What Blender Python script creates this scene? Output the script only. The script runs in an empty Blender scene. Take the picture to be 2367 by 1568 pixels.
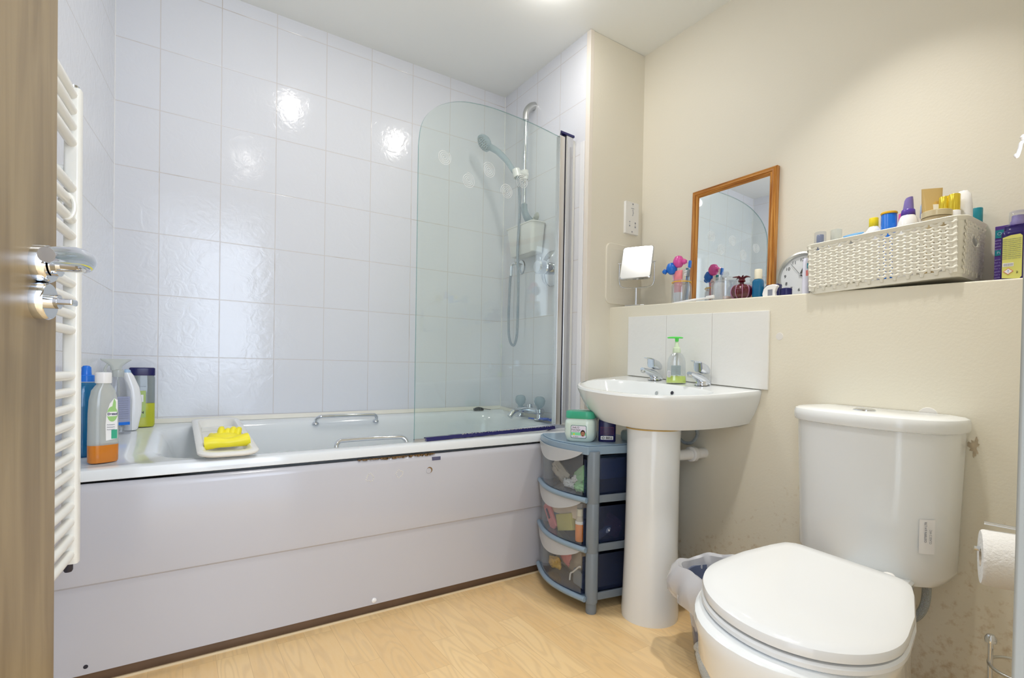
import bpy, bmesh, math, random
from math import sin, cos, pi, radians, sqrt, atan2
from mathutils import Matrix, Vector
random.seed(7)
SC = bpy.context.scene
COL = SC.collection

# ------------------------------------------------------------------ camera
cam_d = bpy.data.cameras.new('camera'); cam = bpy.data.objects.new('camera', cam_d); COL.objects.link(cam)
F_PX, PX0, PY0 = 1181.0, 1186.6, 868.1
yaw, pit, rol = radians(33.544), radians(-0.6645), radians(0.9714)
r = Vector((cos(yaw), -sin(yaw), 0)); fw = Vector((sin(yaw)*cos(pit), cos(yaw)*cos(pit), sin(pit))); u = r.cross(fw)
r2 = cos(rol)*r + sin(rol)*u; u2 = -sin(rol)*r + cos(rol)*u
cam.matrix_world = Matrix(((r2.x, u2.x, -fw.x, 0.0536), (r2.y, u2.y, -fw.y, -2.346), (r2.z, u2.z, -fw.z, 0.8233), (0, 0, 0, 1)))
cam_d.sensor_width = 36; cam_d.lens = 36*F_PX/2367
cam_d.shift_x = -(PX0-1183.5)/2367; cam_d.shift_y = (PY0-784)/2367
cam_d.clip_start = 0.02; cam_d.clip_end = 50
SC.camera = cam

# ------------------------------------------------------------------ world, lights, exposure
w = bpy.data.worlds.new('world'); SC.world = w; w.use_nodes = True
bg = w.node_tree.nodes['Background']; bg.inputs[0].default_value = (0.80, 0.88, 1.0, 1); bg.inputs[1].default_value = 3.4
SC.view_settings.view_transform = 'Standard'; SC.view_settings.look = 'None'
SC.view_settings.exposure = -0.22; SC.view_settings.gamma = 1.0; SC.view_settings.use_curve_mapping = False
CEIL = 2.287
def area(name, loc, rot, size, energy, col, shape='DISK', sy=None, spread=180):
    d = bpy.data.lights.new(name, 'AREA'); d.shape = shape; d.size = size
    if sy: d.size_y = sy
    d.energy = energy; d.color = col; d.spread = radians(spread)
    o = bpy.data.objects.new(name, d); COL.objects.link(o); o.location = loc; o.rotation_euler = rot; return o
LAMPS = [(0.578, -0.724), (1.22, -0.817), (1.44, -1.72), (0.45, -1.62)]
LE = [2.5, 2.7, 3.8, 3.6]
for i, ((lx, ly), e) in enumerate(zip(LAMPS, LE)):
    area('downlight_light', (lx, ly, CEIL-0.012), (0, 0, 0), 0.06, e, (1.0, 0.965, 0.92), spread=(180, 180, 84, 110)[i])
    pd = bpy.data.lights.new('ceiling_fill', 'POINT'); pd.energy = (1.1, 1.1, 0.12, 1.3)[i]; pd.color = (1.0, 0.97, 0.93); pd.shadow_soft_size = 0.03  # added point light beside each downlight to brighten the ceiling, no separate fitting
    po = bpy.data.objects.new('ceiling_fill', pd); COL.objects.link(po); po.location = (lx, ly, CEIL-0.07)
area('hall_daylight', (0.62, -3.3, 1.40), (radians(90), 0, radians(4)), 0.9, 22, (0.68, 0.80, 1.0), 'RECTANGLE', 1.3)

# ------------------------------------------------------------------ materials
def mat(name, col, rough=0.4, metal=0.0, spec=0.5, coat=0.0, bump=0, bscale=40, var=0, vscale=3, sss=0):
    m = bpy.data.materials.new(name); m.use_nodes = True; nt = m.node_tree; b = nt.nodes['Principled BSDF']
    b.inputs['Base Color'].default_value = (*col, 1); b.inputs['Roughness'].default_value = rough
    b.inputs['Metallic'].default_value = metal; b.inputs['Specular IOR Level'].default_value = spec
    b.inputs['Coat Weight'].default_value = coat; b.inputs['Coat Roughness'].default_value = 0.05
    tc = nt.nodes.new('ShaderNodeTexCoord')
    if bump or var:
        n = nt.nodes.new('ShaderNodeTexNoise'); n.inputs['Scale'].default_value = bscale; n.inputs['Detail'].default_value = 3
        nt.links.new(tc.outputs['Object'], n.inputs['Vector'])
    if bump:
        bp = nt.nodes.new('ShaderNodeBump'); bp.inputs['Strength'].default_value = bump; bp.inputs['Distance'].default_value = 0.01
        nt.links.new(n.outputs['Fac'], bp.inputs['Height']); nt.links.new(bp.outputs[0], b.inputs['Normal'])
    if var:
        n2 = nt.nodes.new('ShaderNodeTexNoise'); n2.inputs['Scale'].default_value = vscale; n2.inputs['Detail'].default_value = 4
        nt.links.new(tc.outputs['Object'], n2.inputs['Vector'])
        mx = nt.nodes.new('ShaderNodeMixRGB'); mx.inputs[1].default_value = (*[c*(1-var) for c in col], 1); mx.inputs[2].default_value = (*[min(1, c*(1+var)) for c in col], 1)
        nt.links.new(n2.outputs['Fac'], mx.inputs[0]); nt.links.new(mx.outputs[0], b.inputs['Base Color'])
    return m
def clear(name, tint, alpha=0.0, col=(0.8, 0.8, 0.8), rough=0.03, fres=1.45, glint=1.0):
    """thin transparent sheet: tinted see-through plus mirror reflection, with some diffuse body (alpha)"""
    m = bpy.data.materials.new(name); m.use_nodes = True; nt = m.node_tree; nt.nodes.clear()
    out = nt.nodes.new('ShaderNodeOutputMaterial'); tr = nt.nodes.new('ShaderNodeBsdfTransparent'); tr.inputs[0].default_value = (*tint, 1)
    gl = nt.nodes.new('ShaderNodeBsdfGlossy'); gl.inputs['Roughness'].default_value = rough; gl.inputs[0].default_value = (glint, glint, glint, 1)
    fr = nt.nodes.new('ShaderNodeFresnel'); ge = nt.nodes.new('ShaderNodeNewGeometry'); mr = nt.nodes.new('ShaderNodeMapRange')
    mr.inputs['To Min'].default_value = fres; mr.inputs['To Max'].default_value = 1/fres
    nt.links.new(ge.outputs['Backfacing'], mr.inputs['Value']); nt.links.new(mr.outputs[0], fr.inputs[0])
    mx = nt.nodes.new('ShaderNodeMixShader')
    df = nt.nodes.new('ShaderNodeBsdfDiffuse'); df.inputs[0].default_value = (*col, 1)
    mx0 = nt.nodes.new('ShaderNodeMixShader'); mx0.inputs[0].default_value = alpha
    nt.links.new(tr.outputs[0], mx0.inputs[1]); nt.links.new(df.outputs[0], mx0.inputs[2])
    nt.links.new(fr.outputs[0], mx.inputs[0]); nt.links.new(mx0.outputs[0], mx.inputs[1]); nt.links.new(gl.outputs[0], mx.inputs[2])
    nt.links.new(mx.outputs[0], out.inputs[0]); return m

def N(nt, t, **k):
    n = nt.nodes.new(t)
    for a, b in k.items(): setattr(n, a, b)
    return n
def mth(nt, op, a, b=None, c=None):
    n = N(nt, 'ShaderNodeMath', operation=op)
    for i, v in enumerate((a, b, c)):
        if v is None: continue
        if isinstance(v, (int, float)): n.inputs[i].default_value = v
        else: nt.links.new(v, n.inputs[i])
    return n.outputs[0]
def tiles(name, ax, u0, du, z0, dz, col=(0.775, 0.792, 0.842), grout=(0.69, 0.66, 0.655)):
    m = bpy.data.materials.new(name); m.use_nodes = True; nt = m.node_tree; b = nt.nodes['Principled BSDF']
    tc = N(nt, 'ShaderNodeTexCoord'); sp = N(nt, 'ShaderNodeSeparateXYZ'); nt.links.new(tc.outputs['Object'], sp.inputs[0])
    def line(o, s0, ds, w):
        f = mth(nt, 'FRACT', mth(nt, 'DIVIDE', mth(nt, 'SUBTRACT', o, s0), ds))
        d = mth(nt, 'MULTIPLY', mth(nt, 'MINIMUM', f, mth(nt, 'SUBTRACT', 1.0, f)), ds)
        s = N(nt, 'ShaderNodeMapRange'); s.inputs['From Min'].default_value = w*0.5; s.inputs['From Max'].default_value = w*1.4
        nt.links.new(d, s.inputs['Value']); return s.outputs[0]
    a = line(sp.outputs[ax], u0, du, 0.0015); c = line(sp.outputs[2], z0, dz, 0.0015)
    t = mth(nt, 'MINIMUM', a, c)
    # stains in the grout
    n = N(nt, 'ShaderNodeTexNoise'); n.inputs['Scale'].default_value = 5.5; n.inputs['Detail'].default_value = 3; nt.links.new(tc.outputs['Object'], n.inputs[0])
    rp = N(nt, 'ShaderNodeMapRange'); rp.inputs['From Min'].default_value = 0.60; rp.inputs['From Max'].default_value = 0.80; nt.links.new(n.outputs[0], rp.inputs[0])
    g = N(nt, 'ShaderNodeMixRGB'); g.inputs[1].default_value = (*grout, 1); g.inputs[2].default_value = (0.42, 0.34, 0.27, 1); nt.links.new(rp.outputs[0], g.inputs[0])
    mx = N(nt, 'ShaderNodeMixRGB'); mx.inputs[2].default_value = (*col, 1); nt.links.new(t, mx.inputs[0]); nt.links.new(g.outputs[0], mx.inputs[1])
    nt.links.new(mx.outputs[0], b.inputs['Base Color'])
    b.inputs['Roughness'].default_value = 0.13; b.inputs['Specular IOR Level'].default_value = 0.5
    n2 = N(nt, 'ShaderNodeTexNoise'); n2.inputs['Scale'].default_value = 22; n2.inputs['Detail'].default_value = 3; n2.inputs['Distortion'].default_value = 1.5; nt.links.new(tc.outputs['Object'], n2.inputs[0])
    h = mth(nt, 'ADD', mth(nt, 'MULTIPLY', n2.outputs[0], 0.55), mth(nt, 'MULTIPLY', t, 0.35))
    bp = N(nt, 'ShaderNodeBump'); bp.inputs['Strength'].default_value = 0.35; bp.inputs['Distance'].default_value = 0.004
    nt.links.new(h, bp.inputs['Height']); nt.links.new(bp.outputs[0], b.inputs['Normal'])
    return m
def paint(name, col, stain=(0.50, 0.36, 0.18), low=0.0, dirt=0.0):
    m = mat(name, col, 0.55, var=0.02, vscale=1.5, bump=0.04, bscale=130)
    if dirt:
        nt = m.node_tree; b = nt.nodes['Principled BSDF']; tc = N(nt, 'ShaderNodeTexCoord')
        sp = N(nt, 'ShaderNodeSeparateXYZ'); nt.links.new(tc.outputs['Object'], sp.inputs[0])
        n = N(nt, 'ShaderNodeTexNoise'); n.inputs['Scale'].default_value = 55; n.inputs['Detail'].default_value = 3; n.inputs['Roughness'].default_value = 0.6; nt.links.new(tc.outputs['Object'], n.inputs[0])
        n2 = N(nt, 'ShaderNodeTexNoise'); n2.inputs['Scale'].default_value = 3.2; nt.links.new(tc.outputs['Object'], n2.inputs[0])
        hz = N(nt, 'ShaderNodeMapRange'); hz.inputs['From Min'].default_value = 0.62; hz.inputs['From Max'].default_value = 0.05; nt.links.new(sp.outputs[2], hz.inputs[0])
        thr = mth(nt, 'SUBTRACT', mth(nt, 'ADD', mth(nt, 'MULTIPLY', n.outputs[0], 0.62), mth(nt, 'ADD', mth(nt, 'MULTIPLY', hz.outputs[0], 0.20), mth(nt, 'MULTIPLY', n2.outputs[0], 0.28))), 0.628)
        f = N(nt, 'ShaderNodeMapRange'); f.inputs['From Min'].default_value = 0.0; f.inputs['From Max'].default_value = 0.14; f.inputs['To Max'].default_value = dirt; nt.links.new(thr, f.inputs[0])
        old = b.inputs['Base Color'].links[0].from_socket
        mx = N(nt, 'ShaderNodeMixRGB'); nt.links.new(f.outputs[0], mx.inputs[0]); nt.links.new(old, mx.inputs[1]); mx.inputs[2].default_value = (*stain, 1)
        nt.links.new(mx.outputs[0], b.inputs['Base Color'])
    return m
def wood(name, c1, c2, axis='Z', scale=1.0, rough=0.35, sx=9.0, bands=6.0, dist=3.0):
    m = bpy.data.materials.new(name); m.use_nodes = True; nt = m.node_tree; b = nt.nodes['Principled BSDF']
    tc = N(nt, 'ShaderNodeTexCoord'); mp = N(nt, 'ShaderNodeMapping')
    s = {'X': (1, sx, sx), 'Y': (sx, 1, sx), 'Z': (sx, sx, 1)}[axis]; mp.inputs['Scale'].default_value = [v*scale for v in s]
    nt.links.new(tc.outputs['Object'], mp.inputs[0])
    n = N(nt, 'ShaderNodeTexNoise'); n.inputs['Scale'].default_value = bands; n.inputs['Detail'].default_value = 5; n.inputs['Distortion'].default_value = dist*0.2
    nt.links.new(mp.outputs[0], n.inputs[0])
    cr = N(nt, 'ShaderNodeValToRGB'); cr.color_ramp.elements[0].position = 0.36; cr.color_ramp.elements[1].position = 0.62
    cr.color_ramp.elements[0].color = (*c1, 1); cr.color_ramp.elements[1].color = (*c2, 1); nt.links.new(n.outputs[0], cr.inputs[0])
    nt.links.new(cr.outputs[0], b.inputs['Base Color']); b.inputs['Roughness'].default_value = rough
    return m
def floor_mat():
    m = bpy.data.materials.new('vinyl_floor'); m.use_nodes = True; nt = m.node_tree; b = nt.nodes['Principled BSDF']
    tc = N(nt, 'ShaderNodeTexCoord'); mp = N(nt, 'ShaderNodeMapping'); mp.inputs['Rotation'].default_value = (0, 0, radians(90))
    nt.links.new(tc.outputs['Object'], mp.inputs[0])
    br = N(nt, 'ShaderNodeTexBrick'); br.inputs['Scale'].default_value = 1.0; br.inputs['Brick Width'].default_value = 0.36; br.inputs['Row Height'].default_value = 0.078
    br.inputs['Mortar Size'].default_value = 0.0006; br.inputs['Mortar Smooth'].default_value = 0.2; br.offset = 0.37; br.offset_frequency = 3
    br.inputs['Color1'].default_value = (0, 0, 0, 1); br.inputs['Color2'].default_value = (1, 1, 1, 1); br.inputs['Mortar'].default_value = (0.2, 0.2, 0.2, 1); br.inputs['Bias'].default_value = 0
    nt.links.new(mp.outputs[0], br.inputs[0])
    # per-strip grain: offset noise by strip value
    mp2 = N(nt, 'ShaderNodeMapping'); mp2.inputs['Scale'].default_value = (3.2, 17, 1); nt.links.new(mp.outputs[0], mp2.inputs[0])
    ad = N(nt, 'ShaderNodeVectorMath', operation='MULTIPLY_ADD'); nt.links.new(br.outputs['Color'], ad.inputs[0]); ad.inputs[1].default_value = (17, 9, 5); nt.links.new(mp2.outputs[0], ad.inputs[2])
    n = N(nt, 'ShaderNodeTexNoise'); n.inputs['Scale'].default_value = 0.8; n.inputs['Detail'].default_value = 1.2; nt.links.new(ad.outputs[0], n.inputs[0])
    rings = mth(nt, 'SINE', mth(nt, 'MULTIPLY', n.outputs[0], 62))
    ring = N(nt, 'ShaderNodeMapRange'); ring.inputs['From Min'].default_value = -0.2; ring.inputs['From Max'].default_value = 1; nt.links.new(rings, ring.inputs[0])
    nf = N(nt, 'ShaderNodeTexNoise'); nf.inputs['Scale'].default_value = 6; nf.inputs['Detail'].default_value = 5; nt.links.new(ad.outputs[0], nf.inputs[0])
    base = N(nt, 'ShaderNodeMixRGB'); base.inputs[1].default_value = (0.78, 0.50, 0.21, 1); base.inputs[2].default_value = (0.88, 0.62, 0.30, 1); nt.links.new(br.outputs['Color'], base.inputs[0])
    m2 = N(nt, 'ShaderNodeMixRGB'); nt.links.new(mth(nt, 'MULTIPLY', ring.outputs[0], 0.45), m2.inputs[0]); nt.links.new(base.outputs[0], m2.inputs[1]); m2.inputs[2].default_value = (0.66, 0.43, 0.20, 1)
    m3 = N(nt, 'ShaderNodeMixRGB'); nt.links.new(mth(nt, 'MULTIPLY', nf.outputs[0], 0.35), m3.inputs[0]); nt.links.new(m2.outputs[0], m3.inputs[1]); m3.inputs[2].default_value = (0.93, 0.78, 0.52, 1)
    m4 = N(nt, 'ShaderNodeMixRGB'); nt.links.new(mth(nt, 'MULTIPLY', br.outputs['Fac'], 0.55), m4.inputs[0]); nt.links.new(m3.outputs[0], m4.inputs[1]); m4.inputs[2].default_value = (0.55, 0.36, 0.17, 1)
    nt.links.new(m4.outputs[0], b.inputs['Base Color']); b.inputs['Roughness'].default_value = 0.35
    return m

M = dict(
    ceil=mat('ceiling_paint', (0.90, 0.92, 0.90), 0.6),
    cream=paint('cream_paint', (0.83, 0.79, 0.68)),
    creamlow=paint('cream_paint_stained', (0.81, 0.77, 0.645), dirt=0.6),
    tileB=tiles('tile_back', 0, 0.0, 0.2, 0.85, 0.2303),
    tileS=tiles('tile_shower', 1, -0.1145, 0.1803, 0.85, 0.2303),
    tileL=tiles('tile_left', 1, 0.0, 1.2, 0.85, 0.2303),
    tile1=mat('glazed_white_tile', (0.84, 0.84, 0.81), 0.10, bump=0.12, bscale=26),
    ceramic=mat('white_ceramic', (0.83, 0.86, 0.87), 0.15, coat=0.2),
    acryl=mat('white_acrylic', (0.79, 0.825, 0.845), 0.12, coat=0.3),
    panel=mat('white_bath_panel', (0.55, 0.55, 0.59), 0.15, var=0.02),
    plastic=mat('white_plastic', (0.86, 0.86, 0.85), 0.25),
    wht=mat('white_gloss', (0.9, 0.9, 0.9), 0.15),
    whitepaint=mat('white_enamel', (0.86, 0.85, 0.79), 0.22),
    basket=mat('ivory_plastic', (0.84, 0.82, 0.72), 0.35),
    chrome=mat('chrome', (0.72, 0.75, 0.80), 0.06, 1.0),
    alu=mat('satin_aluminium', (0.68, 0.68, 0.68), 0.25, 1.0),
    steel=mat('brushed_steel', (0.62, 0.63, 0.62), 0.28, 1.0),
    mirror=mat('mirror_silver', (0.93, 0.95, 0.96), 0.01, 1.0),
    dark=mat('dark_rubber', (0.02, 0.02, 0.035), 0.4),
    navy=mat('navy_plastic', (0.012, 0.012, 0.10), 0.25),
    seal=mat('sealant', (0.80, 0.78, 0.70), 0.4),
    brown=mat('brown_mould', (0.22, 0.13, 0.05), 0.6, var=0.4, vscale=60),
    plinth=mat('plinth_brown', (0.20, 0.12, 0.07), 0.3, var=0.25, vscale=9),
    floor=floor_mat(),
    door=wood('door_laminate', (0.195, 0.138, 0.072), (0.270, 0.198, 0.105), 'Z', 1.0, 0.35, 14, 3.0),
    pine=wood('pine_frame', (0.36, 0.12, 0.015), (0.70, 0.34, 0.08), 'Z', 1.0, 0.3, 34, 5.0),
    pineH=wood('pine_frame_rail', (0.36, 0.12, 0.015), (0.70, 0.34, 0.08), 'Y', 1.0, 0.3, 34, 5.0),
    frame=mat('door_frame_paint', (0.36, 0.38, 0.37), 0.4),
    yellow=mat('yellow_rubber', (0.92, 0.80, 0.03), 0.4),
    grey=mat('grey_plastic', (0.20, 0.24, 0.28), 0.3),
    bluegrey=mat('blue_grey_plastic', (0.26, 0.36, 0.46), 0.28),
    green=mat('green_plastic', (0.05, 0.42, 0.26), 0.3),
    bgreen=mat('bright_green_plastic', (0.10, 0.75, 0.10), 0.3),
    lime=mat('lime_liquid', (0.68, 0.85, 0.10), 0.2),
    ygreen=mat('yellow_green_liquid', (0.50, 0.52, 0.03), 0.2),
    olive=mat('olive_shade', (0.35, 0.40, 0.32), 0.35),
    orange=mat('amber_liquid', (0.62, 0.20, 0.02), 0.15),
    orangep=mat('orange_plastic', (0.85, 0.28, 0.06), 0.3),
    blue=mat('blue_plastic', (0.01, 0.17, 0.70), 0.25),
    sky=mat('sky_blue_plastic', (0.02, 0.32, 0.72), 0.25),
    lblue=mat('pale_blue_plastic', (0.42, 0.60, 0.82), 0.25),
    pink=mat('pink_plastic', (0.85, 0.25, 0.28), 0.3),
    hotpink=mat('magenta_plastic', (0.75, 0.10, 0.40), 0.2),
    lilac=mat('lilac_plastic', (0.70, 0.45, 0.66), 0.3),
    red=mat('crimson_glass', (0.09, 0.002, 0.012), 0.06, coat=0.6),
    maroon=mat('maroon_shade', (0.16, 0.01, 0.05), 0.4),
    purple=mat('purple_plastic', (0.10, 0.05, 0.38), 0.3),
    violet=mat('violet_plastic', (0.22, 0.17, 0.48), 0.3),
    gold=mat('gold_foil', (0.72, 0.52, 0.22), 0.28, 0.5),
    goldcap=mat('gold_cap', (0.80, 0.62, 0.06), 0.2, 0.6),
    yel=mat('yellow_plastic', (0.90, 0.72, 0.02), 0.3),
    ambery=mat('amber_yellow_plastic', (0.90, 0.52, 0.02), 0.3),
    teal=mat('teal_plastic', (0.01, 0.25, 0.32), 0.3),
    lteal=mat('mint_print', (0.25, 0.75, 0.40), 0.4),
    olivecap=mat('olive_cap', (0.48, 0.42, 0.04), 0.3),
    ivorycap=mat('ivory_cap', (0.82, 0.78, 0.62), 0.3),
    black=mat('black_ink', (0.02, 0.02, 0.02), 0.5),
    greyink=mat('grey_ink', (0.25, 0.27, 0.33), 0.5),
    pgrn=mat('pale_green_print', (0.35, 0.62, 0.22), 0.5),
    labelw=mat('white_label', (0.88, 0.88, 0.88), 0.4),
    labely=mat('yellow_label', (0.72, 0.72, 0.20), 0.4),
    labelp=mat('lilac_print', (0.42, 0.36, 0.75), 0.5),
    skin=mat('photo_skin', (0.45, 0.20, 0.12), 0.5),
    hair=mat('photo_hair', (0.03, 0.01, 0.01), 0.6),
    clockf=mat('clock_face', (0.80, 0.81, 0.83), 0.3),
    paper=mat('tissue_paper', (0.88, 0.88, 0.87), 0.9, bump=0.3, bscale=160),
    card=mat('purple_carton', (0.09, 0.04, 0.28), 0.35),
    cloth=mat('grey_white_knit', (0.75, 0.75, 0.70), 0.9, bump=0.8, bscale=300),
    beige=mat('beige_packet', (0.62, 0.54, 0.42), 0.4), greenp=mat('green_packet', (0.30, 0.60, 0.30), 0.4),
    mould=mat('sticky_residue', (0.70, 0.68, 0.62), 0.5),
    hose=mat('steel_hose', (0.45, 0.52, 0.60), 0.25, 1.0, bump=0.6, bscale=500),
    glass=clear('screen_glass', (0.945, 0.977, 0.958), 0.02, (0.8, 0.85, 0.85)),
    edge=clear('glass_edge', (0.45, 0.62, 0.62), 0.35, (0.25, 0.45, 0.46)),
    frost=mat('frosted_print', (0.93, 0.94, 0.94), 0.5),
    clearp=clear('clear_plastic', (0.90, 0.91, 0.93), 0.10, (0.75, 0.77, 0.82)),
    milky=clear('milky_plastic', (0.86, 0.88, 0.85), 0.42, (0.78, 0.80, 0.76)),
    crystal=clear('crystal_glass', (0.90, 0.92, 0.94), 0.07, (0.85, 0.87, 0.92), fres=2.0),
    smoke=clear('smoky_plastic', (0.88, 0.90, 0.90), 0.14, (0.60, 0.64, 0.66)),
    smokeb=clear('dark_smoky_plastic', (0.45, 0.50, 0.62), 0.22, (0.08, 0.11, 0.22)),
    frosty=clear('frosted_plastic', (0.60, 0.62, 0.62), 0.65, (0.72, 0.74, 0.76), rough=0.3),
    bag=clear('bin_bag_film', (0.78, 0.80, 0.84), 0.62, (0.80, 0.82, 0.88), rough=0.25),
    binp=clear('bin_plastic', (0.45, 0.50, 0.62), 0.55, (0.20, 0.24, 0.38), rough=0.15),
    bluegl=clear('blue_tinted_plastic', (0.10, 0.40, 0.66), 0.45, (0.02, 0.25, 0.50)),
    acryhead=clear('clear_blue_acrylic', (0.80, 0.87, 0.90), 0.40, (0.55, 0.64, 0.69)),
)
def bath_stain():
    m = M['acryl'].copy(); m.name = 'acrylic_tap_end'
    return m

# ------------------------------------------------------------------ mesh builder
class MB:
    def __init__(s): s.v = []; s.f = []; s.m = []; s.sm = []; s.wn = False
    def add(s, vs, fs, mi=0, smooth=True):
        o = len(s.v); s.v += [tuple(v) for v in vs]; s.f += [tuple(i+o for i in f) for f in fs]; s.m += [mi]*len(fs); s.sm += [smooth]*len(fs); return s
    def box(s, x0, x1, y0, y1, z0, z1, mi=0, b=0.0):
        x0, x1 = sorted((x0, x1)); y0, y1 = sorted((y0, y1)); z0, z1 = sorted((z0, z1))
        if b <= 0:
            vs = [(x, y, z) for z in (z0, z1) for y in (y0, y1) for x in (x0, x1)]
            fs = [(0, 2, 3, 1), (4, 5, 7, 6), (0, 1, 5, 4), (2, 6, 7, 3), (0, 4, 6, 2), (1, 3, 7, 5)]
            return s.add(vs, fs, mi, False)
        s.wn = True; bm = bmesh.new(); bmesh.ops.create_cube(bm, size=1.0)
        for v in bm.verts: v.co = Vector(((x0+x1)/2+v.co.x*(x1-x0), (y0+y1)/2+v.co.y*(y1-y0), (z0+z1)/2+v.co.z*(z1-z0)))
        bmesh.ops.bevel(bm, geom=bm.edges[:], offset=b, segments=3, profile=0.5, affect='EDGES')
        vs = [v.co[:] for v in bm.verts]; bm.verts.index_update(); fs = [[v.index for v in f.verts] for f in bm.faces]; bm.free()
        return s.add(vs, fs, mi, True)
    def loft(s, rings, cap0=True, cap1=True, mi=0, closed=True, smooth=True):
        n = len(rings[0]); vs = [p for r_ in rings for p in r_]; fs = []
        m_ = n if closed else n-1
        for i in range(len(rings)-1):
            for j in range(m_):
                k = (j+1) % n; fs.append((i*n+j, i*n+k, (i+1)*n+k, (i+1)*n+j))
        if cap0: fs.append(tuple(reversed(range(n))))
        if cap1: fs.append(tuple((len(rings)-1)*n+j for j in range(n)))
        return s.add(vs, fs, mi, smooth)
    def lathe(s, prof, n=32, c=(0, 0, 0), mi=0, sx=1, sy=1, cap=True, rot=None):
        rings = []
        for (r_, z) in prof:
            rr = max(r_, 1e-5); ring = [Vector((rr*cos(2*pi*i/n)*sx, rr*sin(2*pi*i/n)*sy, z)) for i in range(n)]
            if rot is not None: ring = [rot @ p for p in ring]
            rings.append([(p.x+c[0], p.y+c[1], p.z+c[2]) for p in ring])
        return s.loft(rings, cap, cap, mi)
    def tube(s, pts, r_, n=12, mi=0, cap=True, radii=None, closed=False):
        pts = [Vector(p) for p in pts]; rings = []; up = None; N_ = len(pts)
        for i, p in enumerate(pts):
            if closed: t = pts[(i+1) % N_]-pts[i-1]
            else: t = pts[min(i+1, N_-1)]-pts[max(i-1, 0)]
            t.normalize()
            if up is None: up = Vector((0, 0, 1)) if abs(t.z) < 0.9 else Vector((1, 0, 0))
            a = up-t*up.dot(t)
            if a.length < 1e-6: a = t.orthogonal()
            a.normalize(); b = t.cross(a); up = a
            rr = radii[i] if radii else r_
            rings.append([tuple(p+a*(rr*cos(2*pi*k/n))+b*(rr*sin(2*pi*k/n))) for k in range(n)])
        if closed: rings.append(rings[0]); cap = False
        return s.loft(rings, cap, cap, mi)
    def prism(s, poly, z0, z1, mi=0, smooth=False):
        return s.loft([[(x, y, z0) for x, y in poly], [(x, y, z1) for x, y in poly]], mi=mi, smooth=smooth)
    def xf(s, mtx, start=0):
        for i in range(start, len(s.v)): s.v[i] = tuple(mtx @ Vector(s.v[i]))
        return s
def obj(name, mb, m, parent=None, autos=True, bevel=0, sub=0, solid=0):
    me = bpy.data.meshes.new(name); me.from_pydata(mb.v, [], mb.f)
    ms = m if isinstance(m, (list, tuple)) else [m]
    for a in ms: me.materials.append(M[a] if isinstance(a, str) else a)
    for p, mi, sm in zip(me.polygons, mb.m, mb.sm): p.material_index = mi; p.use_smooth = sm
    bm = bmesh.new(); bm.from_mesh(me); bmesh.ops.remove_doubles(bm, verts=bm.verts, dist=1e-6); bmesh.ops.recalc_face_normals(bm, faces=bm.faces)
    if autos:
        for e in bm.edges:
            if len(e.link_faces) == 2 and e.calc_face_angle(0) > radians(38): e.smooth = False
    bm.to_mesh(me); bm.free()
    o = bpy.data.objects.new(name, me); COL.objects.link(o)
    if parent: o.parent = parent
    if solid: d = o.modifiers.new('solid', 'SOLIDIFY'); d.thickness = solid; d.offset = 0
    if bevel: d = o.modifiers.new('bevel', 'BEVEL'); d.width = bevel; d.segments = 3; d.limit_method = 'ANGLE'
    if bevel or mb.wn: d = o.modifiers.new('wn', 'WEIGHTED_NORMAL'); d.keep_sharp = True
    if sub: d = o.modifiers.new('sub', 'SUBSURF'); d.levels = sub; d.render_levels = sub
    return o
def tag(o, label, cat, group=None):
    o['label'] = label; o['category'] = cat
    if group: o['group'] = group
    return o
def thing(name, label, cat, loc=(0, 0, 0), rot=(0, 0, 0), group=None):
    o = bpy.data.objects.new(name, None); o.empty_display_size = 0.02; COL.objects.link(o); o.location = loc; o.rotation_euler = rot
    return tag(o, label, cat, group)
def struct(name, mb, m, **k):
    o = obj(name, mb, m, **k); o['kind'] = 'structure'; return o
def text(name, body, size, m, parent, mtx, ext=0.0002, align='CENTER', bold=0):
    cu = bpy.data.curves.new(name, 'FONT'); cu.body = body; cu.size = size; cu.extrude = ext; cu.align_x = align; cu.align_y = 'CENTER'; cu.offset = bold
    t = bpy.data.objects.new(name, cu); COL.objects.link(t); bpy.context.view_layer.update()
    me = bpy.data.meshes.new_from_object(t.evaluated_get(bpy.context.evaluated_depsgraph_get())); bpy.data.objects.remove(t)
    me.transform(mtx); me.materials.clear(); me.materials.append(M[m] if isinstance(m, str) else m)
    o = bpy.data.objects.new(name, me); COL.objects.link(o); o.parent = parent; return o
def facing(loc, nrm, up=(0, 0, 1)):
    """matrix: local XY plane placed at loc with +Z along nrm, +Y upward"""
    z = Vector(nrm).normalized(); x = Vector(up).cross(z).normalized(); y = z.cross(x)
    return Matrix(((x.x, y.x, z.x, loc[0]), (x.y, y.y, z.y, loc[1]), (x.z, y.z, z.z, loc[2]), (0, 0, 0, 1)))
def rr(x0, x1, y0, y1, r_, z, n=8):
    pts = []
    for cx, cy, a0 in ((x1-r_, y1-r_, 0), (x0+r_, y1-r_, 90), (x0+r_, y0+r_, 180), (x1-r_, y0+r_, 270)):
        for i in range(n+1):
            a = radians(a0+90*i/n); pts.append((cx+r_*cos(a), cy+r_*sin(a), z(cx, cy) if callable(z) else z))
    return pts
def sell(cx, cy, rx, ry, z, n=2.0, N_=32):
    out = []
    for i in range(N_):
        a = 2*pi*i/N_; c, s_ = cos(a), sin(a)
        out.append((cx+rx*math.copysign(abs(c)**(2/n), c), cy+ry*math.copysign(abs(s_)**(2/n), s_), z))
    return out
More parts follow.
